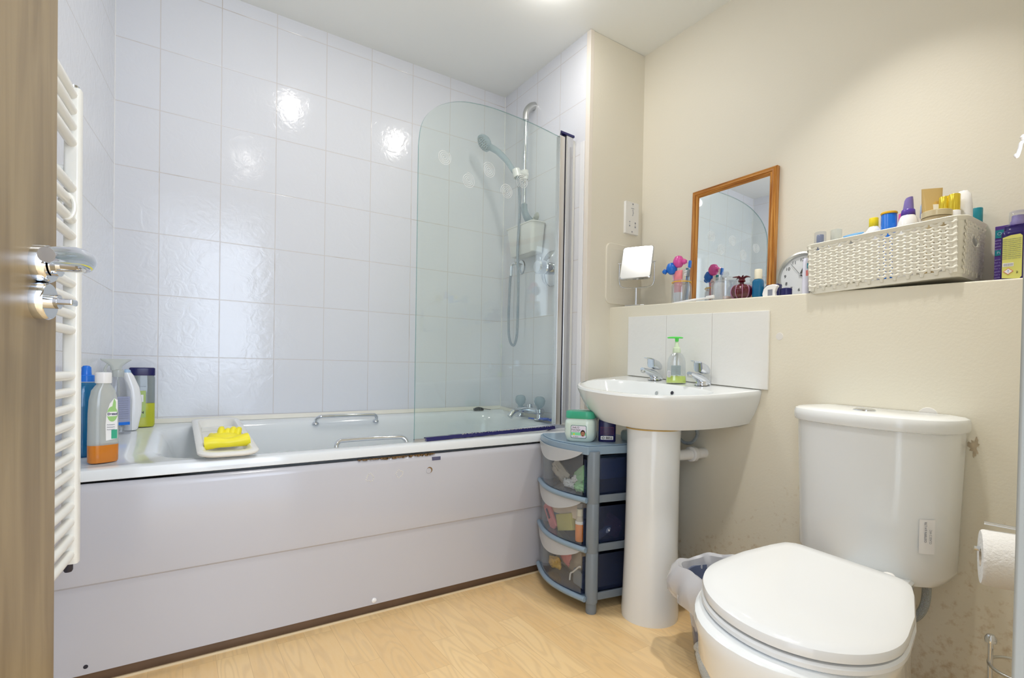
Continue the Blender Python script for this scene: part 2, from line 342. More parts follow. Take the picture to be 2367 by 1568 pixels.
def smooth_path(pts, n=8):
    P = [Vector(p) for p in pts]; out = []
    for i in range(len(P)-1):
        p0 = P[max(i-1, 0)]; p1 = P[i]; p2 = P[i+1]; p3 = P[min(i+2, len(P)-1)]
        for k in range(n):
            t = k/n; out.append(0.5*((2*p1)+(-p0+p2)*t+(2*p0-5*p1+4*p2-p3)*t*t+(-p0+3*p1-3*p2+p3)*t**3))
    out.append(P[-1]); return out
XF = Matrix.Translation

# ------------------------------------------------------------------ room shell
XE, YP, XR, XB = 1.528, -0.68, 1.861, 1.6686
YF = -2.24
def wl(y): return -0.134+0.10*y                    # left wall, toeing outwards
def zl(y): return 1.1076+0.0408*(y+0.675)          # top of the boxed ledge
def zb(x, y): return 0.553+0.008*(x+0.1)+0.045*(y+0.70)/0.70   # bath rim
struct('floor', MB().box(-0.6, 2.0, -4.2, 0.1, -0.05, 0.0), 'floor')
struct('ceiling', MB().box(-0.6, 2.0, YF-0.12, 0.1, CEIL, CEIL+0.05), 'ceil')
struct('wall_back', MB().box(-0.6, XE+0.02, 0, 0.08, 0, CEIL), 'tileB')
struct('wall_shower', MB().box(XE, XE+0.1, -0.6548, 0.0, 0, CEIL), 'tileS')
struct('wall_pilaster', MB().box(XE+0.002, XR+0.1, -0.60, YP, 0, CEIL, b=0.004), 'cream')
struct('trim_1', MB().box(XE-0.001, XE+0.02, -0.6548, YP-0.0005, 0, CEIL, b=0.0015), mat('corner_bead_paint', (0.86, 0.80, 0.72), 0.4))
lw = MB(); lw.loft([[(wl(y)-0.08, y, 0), (wl(y), y, 0), (wl(y), y, CEIL), (wl(y)-0.08, y, CEIL)] for y in (0.0, -1.25)], smooth=False); struct('wall_left', lw, 'tileL')
struct('wall_left_front', MB().box(-0.50, -0.42, YF-0.12, -1.20, 0, CEIL).box(-0.5, -0.24, -1.27, -1.19, 0, CEIL), 'cream')
struct('trim_2', MB().box(-0.1345, -0.1325, -0.004, -0.0, 0.6, CEIL).box(XE-0.004, XE, -0.004, 0, 0.6, CEIL), mat('white_grout_bead', (0.88, 0.88, 0.87), 0.4))
struct('wall_right', MB().box(XR, XR+0.08, YF-0.12, YP+0.02, 0, CEIL), 'cream')
bx = MB(); bx.loft([[(XB, y, 0), (XR+0.01, y, 0), (XR+0.01, y, zl(y)), (XB, y, zl(y))] for y in (YP+0.01, YF-0.02)], smooth=False); struct('wall_right_lower', bx, 'creamlow', bevel=0.004)
struct('wall_front', MB().box(0.6505, 2.0, YF-0.10, YF, 0, CEIL).box(-0.45, 0.6505, YF-0.10, YF, 2.05, CEIL).box(-0.50, -0.26, YF-0.10, YF, 0, CEIL), 'cream')
dfm = MB().box(0.630, 0.6505, YF-0.12, YF+0.014, 0, 2.06, b=0.003).box(0.650, 0.69, YF, YF+0.012, 0, 2.09, b=0.003).box(-0.29, -0.26, YF-0.12, YF+0.0, 0, 2.06, b=0.003).box(-0.255, 0.62, YF-0.12, YF+0.013, 2.031, 2.059, b=0.003)
struct('trim_3', dfm, 'frame')

# downlights in the ceiling
for i, (lx, ly) in enumerate(LAMPS):
    t = thing('downlight', ['chrome-ringed ceiling downlight over the middle of the bath', 'chrome-ringed ceiling downlight over the shower end of the bath', 'chrome-ringed ceiling downlight above the toilet', 'chrome-ringed ceiling downlight just inside the door'][i], 'light', (lx, ly, CEIL))
    mb = MB(); mb.tube([(0.042*cos(a), 0.042*sin(a), -0.002) for a in [2*pi*k/32 for k in range(32)]], 0.005, 8, closed=True); obj('ring', mb, 'chrome', t)
    em = bpy.data.materials.get('lamp_glass') or mat('lamp_glass', (0.9, 0.9, 0.85), 0.3)
    obj('bulb', MB().lathe([(0.038, -0.001), (0.034, -0.006), (0.001, -0.008)], 32), em, t)

# ------------------------------------------------------------------ bathtub
bt = thing('bathtub', 'white acrylic bathtub with chrome grips along the tiled wall', 'bathtub')
def clampx(ring): return [(max(x, wl(y)+0.002), y, z) for x, y, z in ring]
X0, X1 = -0.30, XE-0.002
def ring_o(d, dz, r_=0.01): return clampx(rr(X0+d, X1-d, -0.700+d, -0.002-d*0.2, r_, lambda x, y: zb(x, y)+dz, 8))
def zfit(ring, dz): return [(x, y, zb(x, y)+dz) for x, y, z in ring]
R_ = []
R_.append(zfit(clampx(rr(X0+0.012, X1, -0.688, -0.002, 0.01, 0)), -0.032))
R_.append(zfit(clampx(rr(X0, X1, -0.700, -0.002, 0.012, 0)), -0.028))
R_.append(zfit(clampx(rr(X0, X1, -0.700, -0.002, 0.012, 0)), -0.008))
R_.append(zfit(clampx(rr(X0, X1, -0.697, -0.002, 0.012, 0)), -0.002))
R_.append(zfit(clampx(rr(X0, X1, -0.690, -0.002, 0.012, 0)), 0.0))
R_.append(zfit(clampx(rr(X0, X1, -0.665, -0.012, 0.012, 0)), -0.001))
R_.append(zfit(rr(0.00, 1.455, -0.640, -0.065, 0.13, 0), -0.003))
R_.append(zfit(rr(0.02, 1.44, -0.628, -0.078, 0.13, 0), -0.012))
R_.append(zfit(rr(0.035, 1.43, -0.618, -0.088, 0.13, 0), -0.04))
R_.append(zfit(rr(0.075, 1.41, -0.600, -0.105, 0.13, 0), -0.15))
R_.append(zfit(rr(0.13, 1.38, -0.575, -0.13, 0.13, 0), -0.28))
R_.append(rr(0.17, 1.35, -0.55, -0.155, 0.13, 0.20))
R_.append(rr(0.24, 1.29, -0.50, -0.20, 0.12, 0.175))
mb = MB(); mb.loft(R_, False, True); obj('tub', mb, 'acryl', bt)
# front panel with the horizontal step
prof = [(-0.676, 0.517), (-0.690, 0.518), (-0.6975, 0.511), (-0.7005, 0.495), (-0.7005, 0.272), (-0.6995, 0.266), (-0.692, 0.260), (-0.6925, 0.036), (-0.686, 0.036), (-0.686, 0.49)]
pm = MB(); rings = []
for k in range(25):
    x = -0.20+(XE-0.003+0.20)*k/24; bow = -0.006*sin(pi*k/24)
    rings.append([(x, y+(bow if z > 0.1 else 0), z-(0.004*sin(pi*k/24) if z > 0.5 else 0)+0.008*(x+0.1)*(1 if z > 0.2 else 0)) for y, z in prof])
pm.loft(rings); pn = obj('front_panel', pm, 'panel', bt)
obj('panel_tear', MB().box(0.806, 0.838, -0.7075, -0.701, 0.500, 0.512), mat('torn_dark', (0.10, 0.10, 0.18), 0.5), bt)
mb = MB()
for i in range(70):
    x = 0.55+0.26*i/69+random.uniform(-0.003, 0.003); h = random.uniform(0.0005, 0.0055)*(1 if 0.3 < i/69 < 0.95 else 0.5); mb.box(x, x+random.uniform(0.002, 0.007), -0.7050, -0.69, 0.5215-h+0.008*(x-0.6), 0.5225+0.008*(x-0.6))
obj('rust_edge', mb, 'brown', bt)
obj('screw_hole', MB().lathe([(0.0105, 0), (0.0105, 0.002)], 20, rot=Matrix.Rotation(radians(90), 3, 'X'), c=(0.797, -0.7055, 0.468)), 'brown', bt)
obj('screw_cover', MB().lathe([(0.009, 0), (0.009, 0.002), (0.001, 0.0022)], 20, rot=Matrix.Rotation(radians(90), 3, 'X'), c=(0.7935, -0.7065, 0.466)), 'panel', bt)
obj('screw_hole', MB().lathe([(0.005, 0), (0.005, 0.001)], 16, rot=Matrix.Rotation(radians(90), 3, 'X'), c=(-0.1275, -0.6925, 0.056)), 'dark', bt)
obj('screw_cap', MB().lathe([(0.008, 0), (0.008, 0.003), (0.005, 0.005), (0.001, 0.0055)], 20, rot=Matrix.Rotation(radians(90), 3, 'X'), c=(0.6103, -0.6925, 0.05)), 'wht', bt)
for px_, pz_ in ((0.586, 0.463), (0.688, 0.466)):
    mb = MB(); n0 = 0
    for k in range(14):
        a = 2*pi*k/14; rr_ = 0.011+random.uniform(-0.002, 0.003); mb.lathe([(0.0022, 0), (0.001, 0.0012)], 8, rot=Matrix.Rotation(radians(90), 3, 'X'), c=(px_+rr_*cos(a), -0.7062, pz_+rr_*sin(a)))
    obj('glue_mark', mb, 'mould', bt)
mb = MB().loft([[(x, -0.003, zb(x, 0)+0.016), (x, -0.003, zb(x, 0)-0.004), (x, -0.015, zb(x, 0)-0.001)] for x in (-0.13, XE-0.004)], smooth=False)
mb.loft([[(XE-0.003, y, zb(XE, y)+0.014), (XE-0.003, y, zb(XE, y)-0.004), (XE-0.014, y, zb(XE, y)-0.001)] for y in (0, -0.66)], smooth=False)
obj('sealant_bead', mb, 'seal', bt)
def grip(x0, x1, y, dy, dz):
    z0 = zb((x0+x1)/2, y)-0.018; zt = z0+dz
    pts = smooth_path([(x0, y-0.0, z0), (x0-0.0, y+dy*0.5, z0+dz*0.6), (x0+0.012, y+dy*0.95, zt), (x0+0.035, y+dy, zt+0.002), ((x0+x1)/2, y+dy, zt+0.003), (x1-0.035, y+dy, zt+0.002), (x1-0.012, y+dy*0.95, zt), (x1, y+dy*0.5, z0+dz*0.6), (x1, y, z0)], 6)
    mb = MB().tube(pts, 0.0075, 12)
    for x in (x0, x1): mb.lathe([(0.014, -0.004), (0.014, 0.0), (0.010, 0.006)], 20, c=(x, y, z0))
    return mb
obj('grab_handle', grip(0.500, 0.742, -0.632, 0.014, 0.030), 'chrome', bt)
obj('grab_handle', grip(0.553, 0.812, -0.083, -0.024, 0.028), 'chrome', bt)
obj('overflow', MB().lathe([(0.03, 0), (0.028, 0.006), (0.012, 0.009), (0.001, 0.009)], 28, rot=Matrix.Rotation(radians(-80), 3, 'Y'), c=(1.418, -0.35, 0.47)), 'chrome', bt)
struct('trim_4', MB().box(-0.2, XE, -0.668, -0.655, 0, 0.05), 'plinth')
struct('trim_5', MB().box(-0.2, 1.30, -0.6865, -0.683, 0.0, 0.006), mat('floor_edge_bead', (0.80, 0.66, 0.44), 0.4))

# bath mixer tap at the far end
ty = lambda y: zb(1.47, y)-0.001
tp = thing('bath_mixer_tap', 'chrome bath mixer with clear domed handles behind the glass screen', 'tap', (1.485, -0.335, ty(-0.335)))
mb = MB()
for y in (-0.08, 0.08): mb.lathe([(0.026, 0), (0.026, 0.006), (0.016, 0.01), (0.014, 0.03), (0.019, 0.034), (0.019, 0.05), (0.012, 0.054)], 24, c=(0, y, 0))
mb.tube([(0, -0.095, 0.04), (0, 0.095, 0.04)], 0.017, 20)
mb.tube(smooth_path([(0, 0, 0.04), (-0.04, 0, 0.043), (-0.09, 0, 0.035), (-0.115, 0, 0.012)]), 0.014, 16)
mb.lathe([(0.015, 0), (0.013, 0.03)], 20, c=(0, 0, 0.04))
obj('body', mb, 'chrome', tp)
for y in (-0.08, 0.08):
    obj('handle', MB().lathe([(0.010, 0.054), (0.014, 0.06), (0.024, 0.072), (0.027, 0.088), (0.022, 0.104), (0.012, 0.110), (0.001, 0.111)], 12, c=(0, y, 0)), 'acryhead', tp)
mb = MB().tube(smooth_path([(-0.02, -0.02, 0.004), (0.0, -0.09, 0.003), (0.01, -0.16, 0.003)]), 0.003, 8)
for k in range(26):
    mb.tube([(-0.02+0.05*random.random(), -0.06-0.13*random.random(), 0.004), (-0.02+0.05*random.random(), -0.06-0.13*random.random(), 0.012)], 0.0022, 6)
ch = obj('plug_chain', mb, mat('blue_bead', (0.10, 0.18, 0.62), 0.3), tp)
# little dark plug lying on the back corner
pl = thing('hair_clip', 'small dark claw clip lying on the back corner of the bath', 'hair clip', (1.37, -0.040, zb(1.37, -0.04)))
mb = MB()
for k in range(7): mb.box(-0.026+k*0.008, -0.022+k*0.008, -0.009, 0.009, 0.0, 0.012+0.006*sin(k*0.52), b=0.001)
mb.box(-0.028, 0.028, -0.004, 0.004, 0.006, 0.012, b=0.001); mb.tube([(0.028, 0, 0.009), (0.07, -0.004, 0.003)], 0.0015, 6); obj('claw', mb, 'dark', pl)

# ------------------------------------------------------------------ bath screen
def scr(x, z, off=0.0): return (x-off*0.10, -0.585-0.1013*(1.50-x)+off, z)
bs = thing('bath_screen', 'clear glass bath screen with rounded top corner and etched spirals', 'shower screen')
poly = [(0.757, 0.568), (1.432, 0.592), (1.432, 1.835), (1.30, 1.842), (1.18, 1.842), (1.08, 1.838), (1.00, 1.828), (0.93, 1.812), (0.87, 1.786), (0.82, 1.752), (0.785, 1.712), (0.765, 1.665), (0.757, 1.60)]
sp_ = smooth_path([(p[0], p[1], 0) for p in poly[2:]], 5); P2 = [(0.757, 0.568), (1.432, 0.592)]+[(p.x, p.y) for p in sp_]
mb = MB(); mb.add([scr(x, z, -0.003) for x, z in P2], [tuple(range(len(P2)))], 0, False); mb.add([scr(x, z, 0.003) for x, z in P2], [tuple(reversed(range(len(P2))))], 0, False)
n = len(P2); mb.add([scr(x, z, -0.003) for x, z in P2]+[scr(x, z, 0.003) for x, z in P2], [(i, (i+1) % n, n+(i+1) % n, n+i) for i in range(n)], 1, False)
obj('glass_panel', mb, ['glass', 'edge'], bs)
def sbox(x0, x1, o0, o1, z0, z1):
    mb = MB(); mb.loft([[scr(x0, z, o0), scr(x1, z, o0), scr(x1, z, o1), scr(x0, z, o1)] for z in (z0, z1)], smooth=False); return mb
obj('hinge_profile', sbox(1.430, 1.459, -0.012, 0.012, 0.585, 1.838), 'alu', bs, bevel=0.002)
obj('rubber_seal', sbox(1.4585, 1.466, -0.010, 0.010, 0.585, 1.846), 'dark', bs)
obj('wall_profile', sbox(1.466, 1.508, -0.014, 0.014, 0.585, 1.848), 'alu', bs, bevel=0.003)
obj('wall_channel', sbox(1.508, 1.527, -0.008, 0.020, 0.585, 1.84), 'whitepaint', bs, bevel=0.002)
mb = MB(); mb.loft([[scr(1.428, z, -0.015), scr(1.510, z, -0.018), scr(1.510, z, 0.014), scr(1.45, z, 0.012)] for z in (1.847, 1.856)], smooth=False); obj('end_cap', mb, 'navy', bs)
mb = sbox(0.757, 1.432, -0.006, 0.006, 0.562, 0.572); obj('bottom_rail', mb, 'alu', bs)
mb = MB(); rings = []
for k in range(40):
    x = 0.80+0.63*k/39; zt = zb(x, -0.65)+0.012+0.0015*random.random()*(1 if k > 6 else 0); h = 0.0128; rings.append([scr(x, zt-h, -0.014), scr(x, zt-h, 0.008), scr(x, zt, 0.0062), scr(x, zt, -0.009)])
mb.loft(rings, smooth=False); obj('drip_seal', mb, 'navy', bs)
mb = MB()
for k in range(50):
    x = 0.95+0.48*k/50+random.uniform(-0.004, 0.004); zt = zb(x, -0.65)+0.0125; p = scr(x, zt+random.uniform(-0.001, 0.002), -0.009); mb.lathe([(random.uniform(0.001, 0.0025), -0.001), (0.001, 0.001)], 6, rot=Matrix.Rotation(radians(90), 3, 'X'), c=p)
obj('limescale', mb, mat('limescale_crust', (0.62, 0.56, 0.45), 0.8), bs)
for cx_, cz_, s_ in ((0.86, 1.587, 1.0), (1.06, 1.592, 1.08), (0.965, 1.529, 1.03), (1.148, 1.53, 1.08), (1.228, 1.589, 1.08)):
    pts = []
    for k in range(110):
        t = k/109; a = t*2*pi*3.9+cx_*9; rad = 0.003+0.0255*s_*t; pts.append(scr(cx_+rad*cos(a), cz_+rad*sin(a), -0.0042))
    obj('etched_spiral', MB().tube(pts, 0.0008, 5), 'frost', bs)
struct('trim_6', MB().box(XE-0.006, XE, -0.655, -0.628, 0.61, 1.82, b=0.002), mat('white_upvc_strip', (0.86, 0.87, 0.90), 0.2))

# ------------------------------------------------------------------ shower set
sh = thing('shower_riser_set', 'chrome shower rail with clear handset and hanging hose', 'shower', (XE, -0.27, 1.30))
def L(x, y, z): return (x-XE, y+0.27, z-1.30)
RY = -0.270
obj('riser_rail', MB().tube([L(1.478, RY, 1.62), L(1.478, RY, 2.06)], 0.0115, 20), 'chrome', sh)
def brk(zs, sg):
    pts = [L(1.5275, RY-0.0, zs+sg*0.062), L(1.510, RY, zs+sg*0.055), L(1.490, RY, zs+sg*0.035), L(1.479, RY, zs+sg*0.010), L(1.478, RY, zs-sg*0.020)]
    return MB().tube(smooth_path(pts, 6), 0.015, 18, radii=[0.021-0.006*i/24 for i in range(25)])
obj('top_bracket', brk(2.065, 1), 'steel', sh); obj('bottom_bracket', brk(1.615, -1), 'acryhead', sh)
mb = MB().tube([L(1.488, RY, 1.778), L(1.425, RY-0.005, 1.776)], 0.017, 20).tube([L(1.478, RY, 1.755), L(1.478, RY, 1.80)], 0.017, 20)
mb.tube([L(1.428, RY-0.012, 1.752), L(1.424, RY-0.002, 1.79)], 0.020, 20)
obj('slider', mb, 'plastic', sh)
hp = [L(1.428, RY-0.012, 1.748), L(1.418, -0.262, 1.785), L(1.398, -0.225, 1.845), L(1.372, -0.185, 1.895), L(1.345, -0.150, 1.925)]
obj('handset', MB().tube(smooth_path(hp, 6), 0.012, 16, radii=[0.011+0.006*i/24 for i in range(25)]), 'acryhead', sh)
hd = MB().lathe([(0.014, 0.03), (0.034, 0.018), (0.043, 0.006), (0.043, -0.004), (0.036, -0.008), (0.001, -0.009)], 28); dirn = Vector((-0.75, 0.05, -0.62)).normalized()
hd.xf(facing(L(1.325, -0.130, 1.945), -dirn)); obj('spray_head', hd, 'acryhead', sh)
nz = MB()
for ring_, cnt in ((0.010, 6), (0.021, 12), (0.031, 18)):
    for k in range(cnt): nz.lathe([(0.002, -0.013), (0.0022, -0.008)], 6, c=(ring_*cos(2*pi*k/cnt), ring_*sin(2*pi*k/cnt), 0))
nz.xf(facing(L(1.325, -0.130, 1.945), -dirn)); obj('nozzles', nz, 'steel', sh)
hs = [L(1.428, -0.285, 1.74), L(1.430, -0.293, 1.70), L(1.436, -0.292, 1.58), L(1.444, -0.268, 1.40), L(1.455, -0.262, 1.28), L(1.46, -0.255, 1.12), L(1.465, -0.243, 1.00), L(1.468, -0.222, 0.953), L(1.470, -0.200, 0.945), L(1.472, -0.172, 0.965), L(1.475, -0.152, 1.02), L(1.478, -0.145, 1.12), L(1.480, -0.148, 1.25), L(1.481, -0.153, 1.31)]
obj('hose', MB().tube(smooth_path(hs, 8), 0.0065, 12), 'hose', sh)
mb = MB().lathe([(0.030, 0), (0.028, 0.007), (0.012, 0.012), (0.001, 0.012)], 28, rot=Matrix.Rotation(radians(-90), 3, 'Y'), c=L(1.5278, -0.185, 1.345), sx=1.25)
mb.tube(smooth_path([L(1.522, -0.185, 1.352), L(1.498, -0.180, 1.362), L(1.484, -0.162, 1.36), L(1.481, -0.155, 1.345), L(1.481, -0.154, 1.30)], 5), 0.009, 14)
obj('hose_outlet', mb, 'chrome', sh)
sv = thing('shower_valve', 'round chrome shower valve with knob beside the screen frame', 'shower valve', (XE, -0.435, 1.300))
RX = Matrix.Rotation(radians(-90), 3, 'Y')
obj('wall_plate', MB().lathe([(0.083, 0.0005), (0.083, 0.004), (0.070, 0.012), (0.035, 0.016), (0.001, 0.016)], 40, rot=RX), 'chrome', sv)
obj('control_knob', MB().lathe([(0.030, 0.014), (0.030, 0.045), (0.026, 0.050), (0.033, 0.054), (0.033, 0.082), (0.027, 0.088), (0.001, 0.089)], 28, rot=RX), 'chrome', sv)
obj('lever', MB().tube([(-0.065, 0, 0), (-0.068, 0.0, 0.045)], 0.006, 10), 'chrome', sv)
# white suction tub on the shower wall
cd = thing('storage_tub', 'white tapered plastic tub fixed under the shower rail', 'storage tub', (1.528, -0.275, 1.385))
def tubring(k, z, zo=0): return rr(-0.085*k, -0.002, -0.115*k, 0.115*k, 0.02, z, 5)
mb = MB().loft([tubring(0.80, 0.0), tubring(0.84, 0.004), tubring(1.0, 0.135), tubring(1.04, 0.138), tubring(1.04, 0.142), tubring(0.97, 0.142), tubring(0.80, 0.008)], True, True)
obj('tub_body', mb, 'plastic', cd)
obj('suction_cup', MB().lathe([(0.022, 0), (0.016, 0.006), (0.004, 0.009)], 20, rot=RX, c=(-0.001, -0.03, 0.19)), 'milky', cd)
obj('hook', MB().tube(smooth_path([(-0.008, -0.03, 0.19), (-0.02, -0.03, 0.18), (-0.012, -0.03, 0.14)]), 0.003, 8), 'milky', cd)

# ------------------------------------------------------------------ heated towel rail
TX, TY = -0.1245, -0.955
rl = thing('heated_towel_rail', 'white ladder towel rail with bowed bars on the left wall', 'radiator', (TX, TY, 0), (0, 0, radians(-7)))
LEN = 0.44
def post(y):
    mb = MB(); rings = []
    for z in (0.405, 1.385): rings.append(rr(-0.013, 0.014, y-0.014, y+0.012, 0.006, z, 4))
    return mb.loft(rings)
obj('upright', post(0), 'whitepaint', rl); obj('upright', post(-LEN), 'whitepaint', rl)
zz = []
for y0, y1 in ((220, 330), (435, 545), (656, 764)):
    for k in range(4):
        yy = y0+(y1-y0)*k/3; zz.append(1.3697+(yy-220)*(0.8886-1.3697)/(764-220))
for k in range(12): zz.append(0.795-(0.795-0.4245)*k/11)
for z in zz:
    pts = []
    for k in range(17):
        t = k/16; pts.append((0.000+0.008*sin(pi*t), -0.006-(LEN-0.012)*t, z))
    obj('bar', MB().tube(smooth_path(pts, 2), 0.0095, 12), 'whitepaint', rl)
obj('end_plug', MB().lathe([(0.012, 0), (0.012, 0.006), (0.001, 0.008)], 16, c=(-0.001, -0.002, 1.385)), 'chrome', rl)
obj('valve', MB().lathe([(0.006, -0.012), (0.008, -0.008), (0.008, 0.01)], 16, c=(-0.002, -0.006, 0.400)).tube([(-0.0, -0.006, 0.398), (-0.08, -0.006, 0.398)], 0.005, 10), 'dark', rl)
for z in (0.62, 1.22): obj('wall_bracket', MB().tube([(-0.012, 0, z), (wl(TY)-TX-0.002, 0, z)], 0.008, 12), 'whitepaint', rl)
obj('clip', MB().tube([(0.006+0.012*cos(a), -0.060, 1.13+0.024*sin(a)) for a in [2*pi*k/20 for k in range(20)]], 0.004, 8, closed=True), 'whitepaint', rl)

# ------------------------------------------------------------------ open door
DA = radians(12)
dr = thing('bathroom_door', 'open wood-grain door with chrome handle at the left edge', 'door', (-0.063, -1.546, 0), (0, 0, -DA))
W_ = 0.72
mb = MB().box(-0.035, 0, -W_, 0, 0.008, 2.02, b=0.0015); obj('leaf', mb, 'door', dr)
RYP = Matrix.Rotation(radians(90), 3, 'Y')
h0 = (0, -0.046, 0.9305)
obj('handle_rose', MB().lathe([(0.0205, 0), (0.0205, 0.011), (0.0190, 0.013), (0.001, 0.013)], 40, rot=RYP, c=h0), 'chrome', dr)
mb = MB().tube([(0.014, h0[1], h0[2]), (0.020, h0[1], h0[2])], 0.013, 20).tube([(0.018, h0[1], h0[2]), (0.042, h0[1], h0[2])], 0.0075, 18)
lp = smooth_path([(0.036, h0[1], h0[2]), (0.043, h0[1]-0.002, h0[2]+0.002), (0.047, h0[1]-0.014, h0[2]+0.005), (0.047, h0[1]-0.040, h0[2]+0.004), (0.045, h0[1]-0.070, h0[2]-0.001), (0.043, h0[1]-0.092, h0[2]-0.005)], 6)
mb.tube(lp, 0.009, 16, radii=[0.0075+0.0025*sin(pi*i/30) for i in range(31)])
obj('lever_handle', mb, 'chrome', dr)
k0 = (0, -0.046, 0.8895)
obj('lock_rose', MB().lathe([(0.0205, 0), (0.0205, 0.010), (0.0190, 0.012), (0.001, 0.012)], 40, rot=RYP, c=k0), 'chrome', dr)
obj('thumb_turn', MB().tube([(0.010, k0[1], k0[2]), (0.020, k0[1], k0[2])], 0.008, 16).box(0.018, 0.034, k0[1]-0.008, k0[1]+0.008, k0[2]-0.0035, k0[2]+0.0035, b=0.002), 'chrome', dr)

# ------------------------------------------------------------------ basin on pedestal
def rimz(x, y): 
    f_ = min(1, max(0, (1.668-x)/0.44)); return 0.806+0.061*(y+0.79)-0.03*f_
BY = -1.0925
def bring(rx, ry, dz, cx=0, n_=2.4, NB=64, flat=None, ypull=0):
    out = []
    for i in range(NB):
        a = 2*pi*i/NB; c, s_ = cos(a), sin(a)
        y = BY+ry*math.copysign(abs(c)**(2/n_), c)+ypull
        if s_ >= 0: x = 1.6675-rx*abs(s_)**(2/n_)
        else: x = 1.6675
        z = flat if flat is not None else rimz(x, y)+dz
        out.append((x, y, z))
    return out
def binner(xc, rf, rb, ry, dz, n_=2.3, NB=64, flat=None):
    out = []
    for i in range(NB):
        a = 2*pi*i/NB; c, s_ = cos(a), sin(a)
        y = BY+ry*math.copysign(abs(c)**(2/n_), c)
        x = xc-(rf if s_ >= 0 else rb)*math.copysign(abs(s_)**(2/n_), s_)
        z = flat if flat is not None else rimz(x, y)+dz
        out.append((x, y, z))
    return out
bn = thing('pedestal_basin', 'white ceramic pedestal washbasin with two chrome taps', 'washbasin')
mb = MB(); mb.loft([bring(0.22, 0.10, 0, flat=0.632, ypull=-0.05), bring(0.325, 0.195, 0, flat=0.640, ypull=-0.030), bring(0.372, 0.250, -0.118, ypull=-0.01), bring(0.402, 0.281, -0.080), bring(0.424, 0.295, -0.042), bring(0.435, 0.301, -0.018), bring(0.440, 0.3025, -0.008), bring(0.437, 0.301, -0.001), bring(0.430, 0.297, 0.0),
    binner(1.455, 0.200, 0.105, 0.255, -0.001), binner(1.455, 0.194, 0.098, 0.248, -0.008), binner(1.452, 0.180, 0.088, 0.228, -0.05), binner(1.445, 0.15, 0.075, 0.185, -0.10), binner(1.44, 0.08, 0.05, 0.10, 0, flat=0.665), binner(1.44, 0.02, 0.02, 0.02, 0, flat=0.660)], True, True)
obj('bowl', mb, 'ceramic', bn)
mb = MB(); px_, py_ = 1.395, -1.174
prof = [(0.089, 0.0), (0.090, 0.02), (0.087, 0.10), (0.084, 0.25), (0.083, 0.45), (0.084, 0.60), (0.087, 0.664)]
rings = []
for r_, z in prof:
    q = (z/0.664); ring = []
    for k in range(48):
        a = 2*pi*k/48; x = r_*cos(a); y = r_*sin(a)*1.02
        if x > 0: x *= 1.15
        ring.append((px_+0.010*q+x, py_+0.005*q+y, z))
    rings.append(ring)
mb.loft(rings, True, True); obj('pedestal', mb, 'ceramic', bn)
mb = MB().tube([(px_+0.010+0.087*cos(a), py_+0.005+0.089*sin(a), 0.6335) for a in [pi*0.72+0.9*pi*k/20 for k in range(21)]], 0.0022, 6); obj('sealant_stain', mb, mat('yellowed_sealant', (0.62, 0.42, 0.12), 0.5), bn)
ov = Vector((1.555, BY, rimz(1.555, BY)-0.03))
obj('overflow_hole', MB().lathe([(0.0065, 0), (0.0065, 0.001)], 20).xf(facing((1.5435, BY-0.04, rimz(1.54, BY)-0.030), (-1, 0, 0.25))), 'dark', bn)
obj('chain_hole', MB().lathe([(0.007, 0), (0.007, 0.001)], 16).xf(facing((1.5425, BY+0.03, rimz(1.54, BY)-0.034), (-1, 0, 0.25))), 'steel', bn)
def basin_tap(y):
    t = bpy.data.objects.new('tap', None)
    x = 1.615; z = rimz(x, y)
    mb = MB()
    # body: slanting spout toward the bowl
    rings = []
    for (u_, w_, hh, zc) in ((0.026, 0.022, 0.02, 0.010), (0.010, 0.0225, 0.026, 0.016), (-0.012, 0.020, 0.021, 0.026), (-0.035, 0.015, 0.014, 0.034), (-0.055, 0.0115, 0.0105, 0.040), (-0.066, 0.0105, 0.0095, 0.042)):
        rings.append([(x+u_, y+w_*cos(a), z+zc+hh*0.75*sin(a)) for a in [2*pi*k/20 for k in range(20)]])
    mb.loft(rings)
    mb.lathe([(0.026, 0), (0.026, 0.004), (0.022, 0.008), (0.021, 0.02)], 28, c=(x+0.006, y, z))
    body = obj('tap', mb, 'chrome', bn)
    # lever hood
    mb = MB(); rings = []
    for (u_, w_, z0, z1) in ((0.027, 0.012, 0.042, 0.052), (0.024, 0.020, 0.040, 0.066), (0.012, 0.0225, 0.040, 0.076), (-0.006, 0.0215, 0.043, 0.082), (-0.018, 0.018, 0.048, 0.085), (-0.020, 0.017, 0.079, 0.086), (-0.042, 0.012, 0.084, 0.088), (-0.052, 0.007, 0.086, 0.088)):
        ring = []
        for k in range(20):
            a = 2*pi*k/20; c_, s_ = cos(a), sin(a); ring.append((x+u_, y+w_*math.copysign(abs(c_)**0.7, c_), z+(z0+z1)/2+(z1-z0)/2*math.copysign(abs(s_)**0.7, s_)))
        rings.append(ring)
    mb.loft(rings); o = obj('lever', mb, 'chrome', body)
    ao = obj('aerator', MB().lathe([(0.009, -0.002), (0.0085, 0.004), (0.007, 0.0035)], 20).xf(facing((x-0.062, y, z+0.034), (-0.5, 0, -1), up=(1, 0, 0))), 'steel', body)
basin_tap(-0.985); basin_tap(-1.200)
